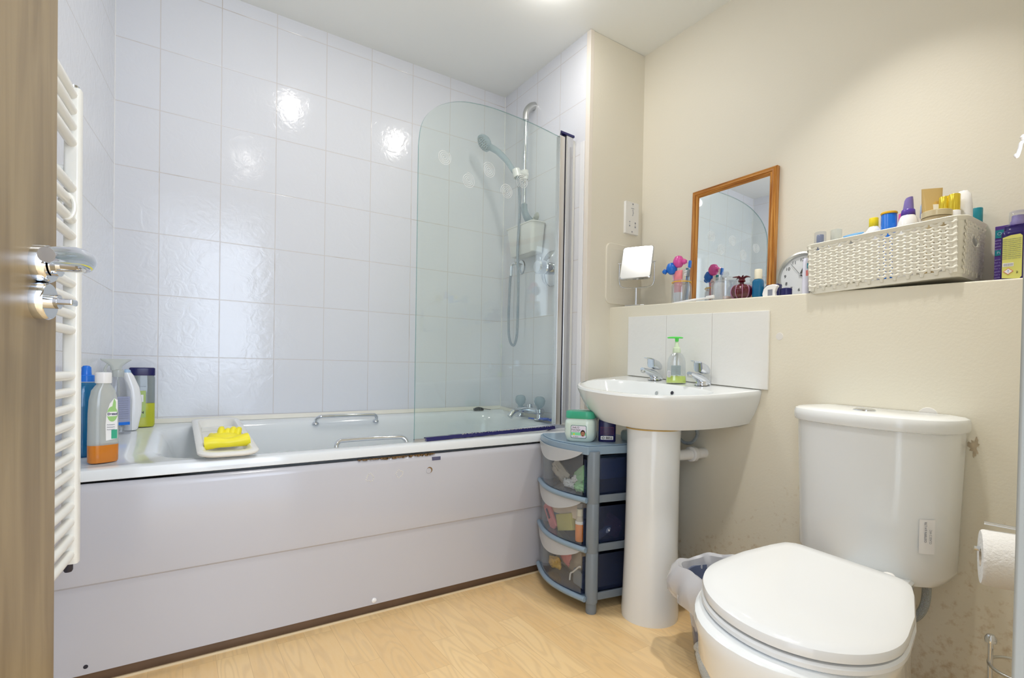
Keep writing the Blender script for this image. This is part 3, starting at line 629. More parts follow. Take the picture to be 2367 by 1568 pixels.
# splashback
sb = thing('tile_splashback', 'three white splashback tiles in a row above the basin', 'splashback', (XB, -1.108, 0))
edges = [-0.800, -1.003, -1.208, -1.419]
for i in range(3):
    a, b = edges[i], edges[i+1]; zt = lambda y: 1.055+0.042*(y+0.80); zbm = lambda y: 0.8085+0.061*(y+0.79)
    mb = MB(); q0, q1 = a-0.0008, b+0.0008
    mb.loft([[(xx, q0+1.108, zbm(a)), (xx, q1+1.108, zbm(b)), (xx, q1+1.108, zt(b)), (xx, q0+1.108, zt(a))] for xx in (-0.0005, -0.009)], smooth=False)
    obj('tile', mb, 'tile1', sb, bevel=0.0015)
mb = MB().loft([[(xx, -0.802+1.108, 1.054), (xx, -1.417+1.108, 1.029), (xx, -1.417+1.108, 0.776), (xx, -0.802+1.108, 0.812)] for xx in (-0.0003, -0.0075)], smooth=False); obj('grout', mb, mat('grey_grout', (0.55, 0.52, 0.50), 0.6), sb)
# waste pipe and supply hose behind pedestal
wp = thing('waste_pipe', 'white waste pipe entering the wall behind the pedestal', 'pipe', (XB, -1.18, 0.53))
obj('pipe', MB().tube([(0.001, 0.0, 0.0), (-0.16, 0.01, 0.0)], 0.019, 18), 'plastic', wp)
obj('coupling_nut', MB().lathe([(0.026, 0), (0.028, 0.004), (0.028, 0.022), (0.024, 0.026)], 10, rot=RX, c=(-0.05, 0.004, 0)), 'plastic', wp)
sh2 = thing('supply_hose', 'grey braided supply hose looping under the basin', 'hose', (1.60, -1.15, 0.60))
obj('hose', MB().tube(smooth_path([(0.01, -0.010, 0.07), (0.015, -0.035, 0.02), (0.015, -0.038, -0.005), (0.01, -0.018, -0.030), (0.0, 0.010, -0.030), (-0.01, 0.028, 0.0), (-0.01, 0.022, 0.06)]), 0.006, 10), 'hose', sh2)

def bottle_things(): pass
# soap dispenser on the basin deck
sy = -1.105; sx_ = 1.598; sz = rimz(sx_, sy)
sd = thing('soap_dispenser', 'clear pump soap bottle with green top between the basin taps', 'soap dispenser', (sx_, sy, sz), (0, 0, radians(-42)))
def ell(rx, ry, z, n_=2.4, N_=32): return sell(0, 0, rx, ry, z, n_, N_)
bs_ = [(0.036, 0.022, 0), (0.037, 0.023, 0.004), (0.0345, 0.0215, 0.03), (0.033, 0.021, 0.06), (0.033, 0.021, 0.075), (0.030, 0.0195, 0.092), (0.022, 0.017, 0.106), (0.013, 0.013, 0.113), (0.012, 0.012, 0.118)]
obj('bottle', MB().loft([ell(a, b, z) for a, b, z in bs_]), 'crystal', sd)
obj('liquid', MB().loft([ell(0.0345, 0.0205, 0.002), ell(0.035, 0.021, 0.006), ell(0.033, 0.020, 0.027), ell(0.0325, 0.0197, 0.0275)]), 'lime', sd)
mb = MB().lathe([(0.0135, 0.113), (0.0145, 0.115), (0.0135, 0.130), (0.009, 0.134), (0.007, 0.150), (0.004, 0.152), (0.004, 0.158)], 24); obj('collar', mb, mat('translucent_green_collar', (0.70, 0.82, 0.60), 0.3), sd)
obj('dip_tube', MB().tube([(0, 0, 0.11), (0.004, 0.004, 0.01)], 0.003, 8).lathe([(0.006, 0.085), (0.006, 0.11)], 14), 'milky', sd)
mb = MB().lathe([(0.006, 0.154), (0.007, 0.166)], 16); mb.loft([sell(-0.006, 0, 0.026, 0.011, 0.166, 2, 24), sell(-0.006, 0, 0.030, 0.013, 0.169, 2, 24), sell(-0.006, 0, 0.022, 0.009, 0.172, 2, 24)]); obj('pump_head', mb, 'bgreen', sd)
mb = MB().box(-0.022, 0.012, -0.0232, -0.0222, 0.030, 0.066); lb = obj('label', mb, clear('print_label', (0.80, 0.86, 0.86), 0.35, (0.60, 0.70, 0.72)), sd)
for k in range(9): text('label_text', 'aqua water glycerin sodium' if k % 2 else 'hand wash moisturising care', 0.0030, 'greyink', lb, facing((-0.005, -0.0236, 0.063-k*0.0036), (0, -1, 0)))
mb = MB().box(-0.034, -0.024, -0.0235, -0.020, 0.022, 0.046); lb2 = obj('barcode_label', mb, 'labelw', sd)
mb = MB()
for k in range(9): mb.box(-0.033, -0.025, -0.0238, -0.0234, 0.0235+k*0.0024, 0.0235+k*0.0024+0.001)
obj('bars', mb, 'greyink', lb2)

# ------------------------------------------------------------------ toilet
TR = radians(6.2)
to = thing('toilet', 'white close-coupled toilet with closed lid and dual-flush cistern', 'toilet', (1.285, -1.822, 0), (0, 0, 0))
Rt = Matrix.Rotation(TR, 4, 'Z')       # local: -x forward
def lidring(k, dz, L_=0.428, w_=0.333):
    pts = []; uc = 0.60; ne = 2.0
    for i in range(49):
        t = pi*i/48; c, s_ = cos(t), sin(t)
        pts.append((uc*L_+((1-uc)*L_+k)*abs(s_)**(2/ne), (w_/2+k)*math.copysign(abs(c)**(2/ne), c)))
    hs = [(0.55, 0.498), (0.36, 0.472), (0.145, 0.41), (0.06, 0.375), (0.022, 0.345), (0.006, 0.320), (0.0, 0.29)]
    side = [(q*L_-(k if q < 0.03 else 0), -(w_*v+k)) for q, v in hs]+[(-k, 0)]+[(q*L_-(k if q < 0.03 else 0), w_*v+k) for q, v in reversed(hs)]
    out = []
    for uu, vv in pts+side:
        p = Rt @ Vector((-uu, vv, 0)); out.append((p.x, p.y, 0.420+0.037*(p.x+0.085)+0.092*(p.y-0.022)+dz))
    return out
def shrink(ring, k, dz):
    n_ = len(ring); c = [sum(p[i] for p in ring)/n_ for i in range(3)]
    return [(c[0]+(p[0]-c[0])*k, c[1]+(p[1]-c[1])*k, c[2]+(p[2]-c[2])*k+dz) for p in ring]
M['seatw'] = mat('toilet_seat_white', (0.80, 0.82, 0.83), 0.12)
obj('lid', MB().loft([lidring(-0.006, -0.020), lidring(-0.001, -0.018), lidring(0, -0.010), lidring(-0.002, -0.003), lidring(-0.008, 0.0), shrink(lidring(-0.008, 0.0), 0.90, 0.0018), shrink(lidring(-0.008, 0.0), 0.6, 0.003)]), 'seatw', to)
obj('seat', MB().loft([lidring(-0.004, -0.038), lidring(0.001, -0.034), lidring(0.001, -0.027), lidring(-0.003, -0.0235)]), 'seatw', to)
for v_ in (-0.075, 0.075):
    p = Rt @ Vector((0.012, v_, 0)); obj('hinge', MB().lathe([(0.012, -0.03), (0.012, 0.0), (0.008, 0.004), (0.001, 0.005)], 20, c=(p.x, p.y, 0.405)), 'plastic', to)
def bowlring(uc, ru, rv, z, n_=2.2):
    out = []
    for i in range(48):
        a = 2*pi*i/48; c, s_ = cos(a), sin(a); uu = uc+ru*math.copysign(abs(c)**(2/n_), c); vv = 0.010+rv*math.copysign(abs(s_)**(2/n_), s_); p = Rt @ Vector((-uu, vv, 0)); out.append((p.x, p.y, z+(0.037*(p.x+0.085)+0.092*(p.y-0.022))*max(0, (z-0.1)/0.3)))
    return out
bm_ = MB().loft([bowlring(0.20, 0.17, 0.105, 0.0), bowlring(0.20, 0.165, 0.10, 0.06), bowlring(0.20, 0.170, 0.105, 0.14), bowlring(0.205, 0.195, 0.130, 0.22), bowlring(0.215, 0.222, 0.162, 0.29), bowlring(0.220, 0.225, 0.160, 0.335), bowlring(0.222, 0.231, 0.167, 0.360), bowlring(0.222, 0.229, 0.165, 0.374), bowlring(0.222, 0.220, 0.158, 0.380)])
bm_.loft([[tuple(Rt @ Vector((x, y, z))) for x, y, z in rr(-0.08, 0.24, -hw, hw, 0.03, z, 4)] for hw, z in ((0.08, 0.0), (0.075, 0.15), (0.075, 0.30), (0.078, 0.338), (0.072, 0.344))])
obj('bowl', bm_, 'ceramic', to)
CX, CY = 1.285, -1.822
def cring(front, hw, z, n_=2.6, dx=0.0):
    out = []
    for i in range(48):
        a = 2*pi*i/48; c, s_ = cos(a), sin(a); y = -1.750+hw*math.copysign(abs(c)**(2/8), c)
        if s_ >= 0: y = -1.750+hw*math.copysign(abs(c)**(2/n_), c); x = 1.60-front*abs(s_)**(2/n_)
        else: x = 1.60+(0.066-dx)*abs(s_)**(2/9); 
        out.append((x-CX, y-CY, z+0.030*(y+1.757)))
    return out
obj('cistern', MB().loft([cring(0.112, 0.148, 0.326), cring(0.124, 0.158, 0.332), cring(0.129, 0.167, 0.352), cring(0.131, 0.169, 0.45), cring(0.136, 0.176, 0.66), cring(0.137, 0.177, 0.700)]), 'ceramic', to)
obj('cistern_lid', MB().loft([cring(0.137, 0.177, 0.694), cring(0.146, 0.184, 0.696), cring(0.148, 0.186, 0.702), cring(0.148, 0.186, 0.718), cring(0.144, 0.183, 0.726), cring(0.135, 0.175, 0.730), cring(0.10, 0.145, 0.733)]), 'ceramic', to)
fb = obj('flush_button', MB().lathe([(0.026, 0), (0.026, 0.003), (0.020, 0.006), (0.001, 0.007)], 32, sx=0.8, c=(1.535-CX, -1.750-CY, 0.7325)), 'chrome', to)
# paper label on the cistern flank
def csurf(y, z):   # front surface x for given y near right flank
    t = abs((y+1.750)/0.170); return 1.60-0.131*(max(0, 1-t**2.6))**(1/2.6)
mb = MB(); vs = []; nn = 8
for j in range(2):
    for i in range(nn+1):
        y = -1.882-0.022*i/nn; z = 0.415+0.08*j+0.03*(y+1.757); vs.append((csurf(y, z)-0.0022-CX, y-0.0022-CY, z))
mb.add(vs, [(i, i+1, nn+2+i, nn+1+i) for i in range(nn)]); st = obj('paper_sticker', mb, 'labelw', to)
pz = facing((csurf(-1.894, 0.46)-0.0035-CX, -1.894-0.0035-CY, 0.462), (-0.75, -0.66, 0), up=(0, 0, 1)) @ Matrix.Rotation(radians(90), 4, 'Z')
text('sticker_text', 'CISTERN 6/4 LTR', 0.0065, 'greyink', st, pz @ XF((0, 0.004, 0))); text('sticker_text', 'CLASS 2 WC', 0.006, 'greyink', st, pz @ XF((-0.01, -0.006, 0)))
mb = MB().tube(smooth_path([(1.60-CX, -1.866-CY, 0.335), (1.60-CX, -1.870-CY, 0.30), (1.598-CX, -1.866-CY, 0.255), (1.592-CX, -1.850-CY, 0.222), (1.585-CX, -1.825-CY, 0.212)]), 0.0095, 14)
obj('inlet_hose', mb, 'hose', to); obj('inlet_nut', MB().lathe([(0.017, 0), (0.018, 0.004), (0.016, 0.022)], 8, c=(1.60-CX, -1.866-CY, 0.308)), 'steel', to)
# damaged plaster by the cistern
obj('plaster_chip', MB().add([(XB-0.0006, -1.934+0.012*cos(a)*q1, 0.655+0.026*sin(a)*q1) for a, q1 in [(2*pi*k/40, 0.75+0.22*sin(3*a0+1)+0.16*sin(7*a0)+0.1*sin(13*a0+2)) for k, a0 in [(k, 2*pi*k/40) for k in range(40)]]], [tuple(range(40))]), mat('bare_plaster', (0.50, 0.42, 0.30), 0.8, var=0.3, vscale=80), None)
pc = bpy.data.objects['plaster_chip']; pc['kind'] = 'structure'; pc.name = 'trim_7'
for nm, (yy, zz_, rw) in {'trim_8': (-1.4502, 0.9437, 0.012), 'trim_9': (-1.842, 0.722, 0.022)}.items():
    struct(nm, MB().lathe([(rw, 0), (rw*0.95, 0.0012), (rw*0.2, 0.0015)], 18).xf(facing((XB, yy, zz_), (-1, 0, 0))), mat('wall_filler_'+nm, (0.78, 0.76, 0.72), 0.6))

# ------------------------------------------------------------------ bin with liner
bnx, bny = 1.365, -1.475
wb = thing('waste_bin', 'translucent blue-grey waste bin with white liner beside the toilet', 'waste bin', (bnx, bny, 0))
obj('bin_body', MB().lathe([(0.070, 0.0), (0.076, 0.006), (0.088, 0.10), (0.103, 0.235), (0.106, 0.240), (0.101, 0.238), (0.086, 0.10), (0.072, 0.010)], 40), 'binp', wb)
lb_ = MB(); rings = []
NS = 72
for q, (rad, z) in enumerate(((0.080, 0.05), (0.092, 0.15), (0.100, 0.235), (0.104, 0.262), (0.112, 0.268), (0.124, 0.252), (0.132, 0.226), (0.126, 0.203), (0.117, 0.190))):
    ring = []
    for i in range(NS):
        a = 2*pi*i/NS; wv = 0.07*sin(a*5+q*0.6)+0.05*sin(a*11+q)+0.04*sin(a*3+1.5)
        side = max(0, cos(a-radians(165)))
        amp = (q/8.0); rr_ = rad*(1+wv*amp*1.0)+0.030*side*amp; zz2 = z+(0.006*sin(a*7)+0.010*sin(a*3))*amp-0.020*side*max(0, amp-0.5)*2
        ring.append((rr_*cos(a), rr_*sin(a), zz2))
    rings.append(ring)
lb_.loft(rings, False, False); obj('bin_liner', lb_, 'bag', wb)
sk = thing('knitted_cloth', 'crumpled grey and white knitted cloth on the floor by the toilet foot', 'cloth', (1.232, -1.525, 0.0))
mb = MB()
mb.tube(smooth_path([(0.055, 0.075, 0.055), (0.045, 0.045, 0.045), (0.02, 0.01, 0.020), (-0.02, -0.012, 0.016), (-0.06, 0.0, 0.014)]), 0.016, 14, radii=None)
mb.tube(smooth_path([(0.05, 0.06, 0.04), (0.0, 0.0, 0.02), (0.02, -0.03, 0.016), (0.07, -0.05, 0.014)]), 0.017, 14)
mb.tube(smooth_path([(-0.09, 0.012, 0.012), (-0.12, 0.005, 0.010), (-0.15, -0.01, 0.012)]), 0.012, 12)
obj('fabric', mb, 'cloth', sk)

# ------------------------------------------------------------------ drawer tower
dtA = radians(-9.96)
dt = thing('drawer_tower', 'grey plastic tower with three smoky see-through drawers beside the basin pedestal', 'drawer unit', (1.2187, -1.0574, 0), (0, 0, dtA))
DW, DD = 0.355, 0.29
def front_curve(x_in, bulge, n=24, y0=0.022, y1=DW-0.006): return [(x_in-bulge*sin(pi*k/n), y0+(y1-y0)*k/n) for k in range(n+1)]
tt = DD
top = [(p[0], p[1]) for p in front_curve(-0.004, 0.040, 24, 0.0, DW)]+[(DD, DW), (DD, 0.0)]
mb = MB().prism(top, 0.538, 0.566); mb.prism([(x+0.006 if x < 0.1 else x-0.006, y*0.97+0.006) for x, y in top], 0.566, 0.5705)
obj('top_panel', mb, 'bluegrey', dt, bevel=0.003)
for (x, y) in ((0.022, 0.004), (0.022, DW-0.022), (DD-0.022, 0.004), (DD-0.022, DW-0.022)):
    mb = MB().lathe([(0.0175, 0.0), (0.0185, 0.006), (0.0185, 0.035), (0.0215, 0.037), (0.0215, 0.204), (0.0208, 0.206), (0.0215, 0.208), (0.0215, 0.372), (0.0208, 0.374), (0.0215, 0.376), (0.0215, 0.545), (0.019, 0.550)], 24, c=(x, y, 0)); obj('post', mb, 'grey', dt)
zs = [0.385, 0.217, 0.050]
for z in zs:
    fc = front_curve(-0.002, 0.040, 24, 0.0, DW-0.004); mb = MB(); mb.tube([(x-0.004, y, z) for x, y in fc], 0.0095, 10)
    s0 = len(mb.v); mb.prism(fc+[(0.02, DW-0.03), (0.02, 0.02)], z-0.006, z+0.003); obj('shelf_front', mb, 'bluegrey', dt)
    mb = MB().box(0.03, DD-0.03, 0.006, 0.014, z-0.014, z+0.012, b=0.002).box(0.03, DD-0.03, DW-0.026, DW-0.018, z-0.014, z+0.012, b=0.002).box(0.02, DD-0.01, 0.01, DW-0.02, z-0.006, z-0.003)
    obj('side_rail', mb, 'grey', dt)
mb = MB().box(DD-0.012, DD-0.008, 0.01, DW-0.03, 0.06, 0.54); obj('back_panel', mb, mat('deep_navy_plastic', (0.03, 0.04, 0.12), 0.5), dt)
for i, z in enumerate(zs):
    z0, z1 = z+0.010, z+0.155
    fc = front_curve(-0.006, 0.036, 24, 0.026, DW-0.020)
    dwr = MB(); n = len(fc)
    outer = [[(x, y, zq) for x, y in fc] for zq in (z0, z1)]
    dwr.loft([[(x, y, z0) for x, y in fc], [(x, y, z1) for x, y in fc], ], False, False, 0, closed=False)
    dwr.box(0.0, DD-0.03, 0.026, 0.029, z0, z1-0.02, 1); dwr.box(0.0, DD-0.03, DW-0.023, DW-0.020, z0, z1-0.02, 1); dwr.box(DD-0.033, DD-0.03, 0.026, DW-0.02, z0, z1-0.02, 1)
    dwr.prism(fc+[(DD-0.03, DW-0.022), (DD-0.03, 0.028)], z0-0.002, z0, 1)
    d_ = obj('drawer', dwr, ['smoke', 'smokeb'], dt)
    # frosted crescent pull along the top of the drawer front
    mb = MB(); up_, lo_ = [], []
    for k in range(25):
        y = 0.020+(DW-0.036)*k/24; x = -0.012-0.036*sin(pi*k/24); up_.append((x, y, z1+0.006)); lo_.append((x-0.004*sin(pi*k/24), y, z1+0.004-0.048*sin(pi*k/24)**0.75))
    vs = up_+lo_+[(x-0.003, y, zz) for x, y, zz in up_]+[(x-0.003, y, zz) for x, y, zz in lo_]
    fs = []
    for k in range(24): fs += [(k, k+1, 26+k, 25+k), (50+k, 75+k, 76+k, 51+k), (k, 50+k, 51+k, k+1), (25+k, 26+k, 76+k, 75+k)]
    mb.add(vs, fs); obj('handle', mb, 'frosty', d_)
# things inside the drawers: placed in the tower's frame
Dm = Matrix.Translation((1.2187, -1.0574, 0)) @ Matrix.Rotation(dtA, 4, 'Z')
def inside(name, label, cat, x, y, z, rz=0.0, tilt=0.0, group=None):
    p = Dm @ Vector((x, y, z)); return thing(name, label, cat, p, (tilt, 0, dtA+rz), group)
def crumple(w_, h, d, seed, n=14):
    rnd = random.Random(seed); mb = MB(); rings = []
    for i in range(n):
        t = i/(n-1); z = -h/2+h*t; k = (sin(pi*t)**0.45)*0.9+0.1
        ring = []
        for j in range(20):
            a = 2*pi*j/20; jr = 1+rnd.uniform(-0.12, 0.12); ring.append((d/2*cos(a)*k*jr, w_/2*sin(a)*jr*(0.9+0.1*k), z+rnd.uniform(-0.004, 0.004)))
        rings.append(ring)
    return mb.loft(rings)
zt1 = zs[0]+0.012
t = inside('snack_packet', 'crumpled beige packet at the left of the top see-through drawer', 'packet', 0.035, 0.255, zt1+0.034, 0.1, 0.5); obj('wrapper', crumple(0.11, 0.055, 0.03, 1), 'beige', t)
t = inside('wipes_packet', 'crumpled green and white packet in the top see-through drawer', 'packet', 0.03, 0.095, zt1+0.045, -0.1, -0.5); obj('wrapper', crumple(0.10, 0.065, 0.035, 2), 'greenp', t); obj('white_edge', crumple(0.06, 0.03, 0.03, 3).xf(XF((-0.01, 0.03, 0.0))), 'labelw', t)
t = inside('tissue_wad', 'small white crumpled tissue at the bottom of the top drawer', 'tissue', 0.012, 0.14, zt1+0.016, 0.2); obj('paper', crumple(0.07, 0.028, 0.03, 4), 'paper', t)
t = inside('green_bag', 'green plastic bag at the near end of the top drawer', 'bag', 0.015, 0.065, zt1+0.018, 0.2); obj('film', crumple(0.06, 0.03, 0.05, 5), 'greenp', t)
zt2 = zs[1]+0.012
t = inside('blue_pouch', 'flat blue pouch standing at the left of the middle drawer', 'pouch', 0.012, 0.270, zt2+0.055, 0.1); obj('pouch_body', MB().box(-0.006, 0.006, -0.04, 0.035, -0.052, 0.052, b=0.005), 'lblue', t)
t = inside('pink_brush', 'pink plastic brush leaning in the middle drawer', 'brush', -0.006, 0.255, zt2+0.037, 0.0, -0.75); obj('brush_body', MB().box(-0.006, 0.006, -0.024, 0.024, -0.055, 0.055, b=0.005), 'pink', t); obj('bristles', MB().box(-0.010, -0.006, -0.004, 0.004, -0.01, 0.03), 'navy', t)
t = inside('makeup_box', 'cream carton lying across the top of the middle drawer', 'box', 0.020, 0.165, zt2+0.090, 0, -0.10); obj('carton', MB().box(-0.02, 0.02, -0.095, 0.095, -0.028, 0.028, b=0.002), mat('cream_carton', (0.82, 0.70, 0.58), 0.4), t)
t = inside('yellow_carton', 'yellow-green carton leaning in the middle drawer', 'box', 0.004, 0.150, zt2+0.042, 0, -0.30); obj('carton', MB().box(-0.012, 0.012, -0.055, 0.055, -0.030, 0.030, b=0.002), mat('yellow_green_carton', (0.62, 0.58, 0.18), 0.4), t)
t = inside('orange_bottle', 'small orange bottle with cream cap at the near end of the middle drawer', 'bottle', 0.004, 0.056, zt2+0.002); obj('bottle_body', MB().lathe([(0.015, 0), (0.016, 0.004), (0.016, 0.06)], 24), 'orangep', t); obj('band', MB().lathe([(0.0163, 0.06), (0.0163, 0.070)], 24), 'labelw', t); obj('neck', MB().lathe([(0.015, 0.07), (0.012, 0.078), (0.011, 0.088)], 24), 'beige', t); obj('cap', MB().lathe([(0.0115, 0.088), (0.0115, 0.112), (0.001, 0.113)], 24), 'ivorycap', t)
t = inside('red_sachet', 'dark red sachet deep inside the middle drawer', 'sachet', 0.15, 0.07, zt2+0.036, 0.2, 0.3); obj('film', crumple(0.07, 0.07, 0.05, 6), 'pink', t)
t = inside('blue_box', 'blue box deep inside the top drawer', 'box', 0.165, 0.085, zt1+0.080, 0.1); obj('carton', MB().box(-0.09, 0.09, -0.035, 0.035, -0.035, 0.035, b=0.002), 'lblue', t)
t = inside('white_tube', 'white tube lying beside the rail of the middle drawer', 'tube', 0.085, 0.045, zt2+0.020, 1.2, 0.9); obj('tube_body', MB().lathe([(0.012, -0.03), (0.012, 0.03), (0.001, 0.045)], 16), 'labelw', t)
zt3 = zs[2]+0.012
t = inside('red_pouch', 'red pouch with a yellow dot in the bottom drawer', 'pouch', 0.02, 0.175, zt3+0.085, 0, 0.3); obj('pouch_body', crumple(0.07, 0.08, 0.02, 7), 'pink', t); obj('dot', MB().lathe([(0.01, 0), (0.01, 0.002)], 16, rot=RX, c=(-0.013, 0, 0.01)), 'yel', t)
t = inside('tan_bag', 'soft tan bag filling the back of the bottom drawer', 'bag', 0.055, 0.20, zt3+0.060, 0); obj('fabric', crumple(0.24, 0.10, 0.04, 8), 'beige', t)
t = inside('yellow_sachet', 'yellow sachet at the bottom of the lowest drawer', 'sachet', 0.012, 0.245, zt3+0.026, 0, -0.2); obj('film', crumple(0.08, 0.04, 0.03, 9), 'ambery', t)
t = inside('white_cable', 'thin white cable curling in the bottom drawer', 'cable', -0.004, 0.075, zt3+0.05); obj('cord', MB().tube(smooth_path([(0, 0.03, -0.035), (0, 0.025, -0.01), (0, 0.01, 0.0), (0, -0.005, 0.012), (0.0, -0.03, 0.032), (0, -0.04, 0.036)]), 0.0028, 8), 'labelw', t)
t = inside('grey_case', 'dark grey case at the near end of the bottom drawer', 'case', 0.018, 0.075, zt3+0.030, 0); obj('case_body', MB().box(-0.01, 0.01, -0.035, 0.03, -0.028, 0.028, b=0.006), 'grey', t)

# petroleum jelly jar, dark bottle and others on the tower
ZT = 0.5708
pj_ = thing('petroleum_jelly_jar', 'square pale-green jar with green lid on top of the drawer tower', 'jar', (1.280, -0.945, ZT), (0, 0, radians(-54))); pj_.scale = (1.08, 1.08, 1.05)
jr = lambda w_, z: rr(-w_, w_, -w_*0.86, w_*0.86, w_*0.55, z, 6)
obj('jar_body', MB().loft([jr(0.040, 0), jr(0.046, 0.006), jr(0.0505, 0.025), jr(0.0505, 0.060), jr(0.049, 0.070), jr(0.044, 0.076), jr(0.044, 0.080)]), mat('pale_green_jar', (0.66, 0.80, 0.74), 0.15, coat=0.5), pj_)
obj('lid', MB().loft([jr(0.0465, 0.078), jr(0.048, 0.080), jr(0.0475, 0.099), jr(0.046, 0.102), jr(0.038, 0.103)]), 'green', pj_)
LBY = -0.0438; LF = lambda x, z, o=0.0: facing((x, LBY-o, z), (0, -1, 0))
def plate(x0, x1, z0, z1, y, th=0.0004, r_=0.004): 
    q = rr(x0, x1, z0, z1, r_, 0, 5); mb = MB(); mb.loft([[(x, y, z) for x, z, _ in q], [(x, y-th, z) for x, z, _ in q]], smooth=False); return mb
lab = obj('label', plate(-0.024, 0.028, 0.013, 0.056, LBY), mat('dark_green_border', (0.03, 0.16, 0.13), 0.4), pj_)
obj('label_panel', plate(-0.0225, 0.0265, 0.0145, 0.0545, LBY-0.0004), mat('lilac_white_label', (0.80, 0.78, 0.90), 0.4), lab)
obj('green_band', plate(-0.0222, 0.0262, 0.0225, 0.0325, LBY-0.0008, 0.0002, 0.001), 'lteal', lab)
text('label_text', 'Soft O', 0.0085, 'black', lab, LF(-0.007, 0.0485, 0.0012)); text('label_text', 'Pure Seed', 0.0070, 'black', lab, LF(-0.007, 0.0410, 0.0012)); text('label_text', 'petroleum jelly', 0.0038, 'greyink', lab, LF(-0.007, 0.0355, 0.0012))
obj('flower', MB().lathe([(0.0028, 0), (0.001, 0.0002)], 10).xf(LF(-0.013, 0.026, 0.0012)), 'yel', lab); text('label_text', 'net 250 ml', 0.0042, 'black', lab, LF(-0.008, 0.0180, 0.0012))
ph = obj('printed_head', MB().lathe([(0.0078, 0), (0.0078, 0.0002)], 24, sy=1.35).xf(LF(0.0165, 0.031, 0.0012)), 'hair', lab)
obj('printed_face', MB().lathe([(0.0068, 0), (0.0068, 0.0002)], 24, sy=1.2).xf(LF(0.0165, 0.0275, 0.0016)), 'skin', ph)
fm = MB()
for ex_ in (-0.0027, 0.0027): fm.lathe([(0.0009, 0), (0.0009, 0.0002)], 8).xf(Matrix.Identity(4))
mbf = MB()
for ex_, ez in ((0.0138, 0.0290), (0.0192, 0.0290)):
    s0 = len(mbf.v); mbf.lathe([(0.0010, 0), (0.0010, 0.0002)], 8); mbf.xf(LF(ex_, ez, 0.0020), s0)
s0 = len(mbf.v); mbf.lathe([(0.0024, 0), (0.0024, 0.0002)], 12, sy=0.4); mbf.xf(LF(0.0165, 0.0230, 0.0020), s0); obj('printed_features', mbf, 'hair', ph)
db = thing('dark_bottle', 'dark navy bottle with white 8852 label on the drawer tower under the basin', 'bottle', (1.350, -1.006, ZT), (0, 0, radians(-38)))
er = lambda a, b, z: sell(0, 0, a, b, z, 2.6, 32)
obj('bottle_body', MB().loft([er(0.030, 0.018, 0), er(0.031, 0.019, 0.004), er(0.031, 0.019, 0.070), er(0.030, 0.018, 0.078), er(0.024, 0.015, 0.082)]), 'navy', db)
obj('cap', MB().loft([er(0.018, 0.014, 0.082), er(0.018, 0.014, 0.090), er(0.012, 0.010, 0.091)]), 'dark', db)
lb3 = obj('label', plate(-0.024, 0.020, 0.008, 0.021, -0.0192, 0.0003, 0.001), 'labelw', db); text('label_text', 'ID 8852', 0.0115, 'black', lb3, facing((-0.002, -0.0200, 0.0140), (0, -1, 0)), bold=0.0003)
for k in range(6): text('label_text', 'shave prep care gel soothing', 0.0042, mat('dim_red_ink', (0.30, 0.05, 0.10), 0.5) if k == 0 else 'maroon', lb3, facing((-0.002, -0.0196, 0.052-k*0.0048), (0, -1, 0)))
t = thing('white_pot', 'white round lid of a pot behind the green-lidded jar', 'pot', (1.375, -0.875, ZT)); obj('pot_body', MB().lathe([(0.036, 0), (0.038, 0.005), (0.038, 0.085), (0.036, 0.088)], 32), 'plastic', t); obj('lid', MB().lathe([(0.041, 0.088), (0.042, 0.091), (0.042, 0.100), (0.038, 0.103), (0.001, 0.104)], 32), 'wht', t)
t = thing('flat_tub', 'low pale grey-green tub next to the dark bottle under the basin', 'tub', (1.462, -1.020, ZT)); obj('tub_body', MB().lathe([(0.036, 0), (0.040, 0.006), (0.040, 0.026), (0.036, 0.034), (0.001, 0.036)], 32), mat('grey_green_tub', (0.42, 0.52, 0.50), 0.35), t)

# ------------------------------------------------------------------ ledge things
# shaving socket
so = thing('shaver_socket', 'white shaver socket plate on the pilaster near the corner', 'socket', (1.787, YP, 1.522))
q = rr(-0.043, 0.043, -0.073, 0.073, 0.004, 0, 4); mb = MB().loft([[(x, 0, z) for x, z, _ in q], [(x, -0.008, z) for x, z, _ in q], [(x*0.96, -0.0105, z*0.975) for x, z, _ in q]]); obj('plate', mb, 'plastic', so)
mb = MB()
for x, z, a_, b_ in ((0.003, 0.064, 0.003, 0.003), (0.0, -0.062, 0.003, 0.003), (-0.016, -0.018, 0.0025, 0.0025), (-0.016, -0.036, 0.003, 0.003), (0.020, -0.020, 0.0035, 0.0035), (0.020, -0.038, 0.0035, 0.0035), (0.002, 0.044, 0.009, 0.001), (-0.016, -0.027, 0.0012, 0.0012), (0.020, -0.029, 0.0012, 0.0012)):
    mb.box(x-a_, x+a_, -0.0112, -0.0104, z-b_, z+b_)
obj('socket_hole', mb, 'greyink', so)
text('printed_text', '}', 0.030, 'greyink', so, facing((0.004, -0.0108, 0.026), (0, -1, 0)))
# painted access panel
ap = thing('access_panel', 'rounded painted access hatch on the pilaster behind the small mirror', 'access panel', (1.742, YP, 1.255))
q = rr(-0.105, 0.095, -0.132, 0.138, 0.028, 0, 6)
mb = MB().loft([[(x, 0, z) for x, z, _ in q], [(x, -0.005, z) for x, z, _ in q], [(x*0.985, -0.007, z*0.985) for x, z, _ in q]]); obj('hatch', mb, 'cream', ap)
q2 = rr(-0.080, 0.085, -0.105, 0.112, 0.004, 0, 3); mb = MB().tube([(x, -0.0068, z) for x, z, _ in q2], 0.0009, 5, closed=True); obj('raised_line', mb, 'cream', ap)
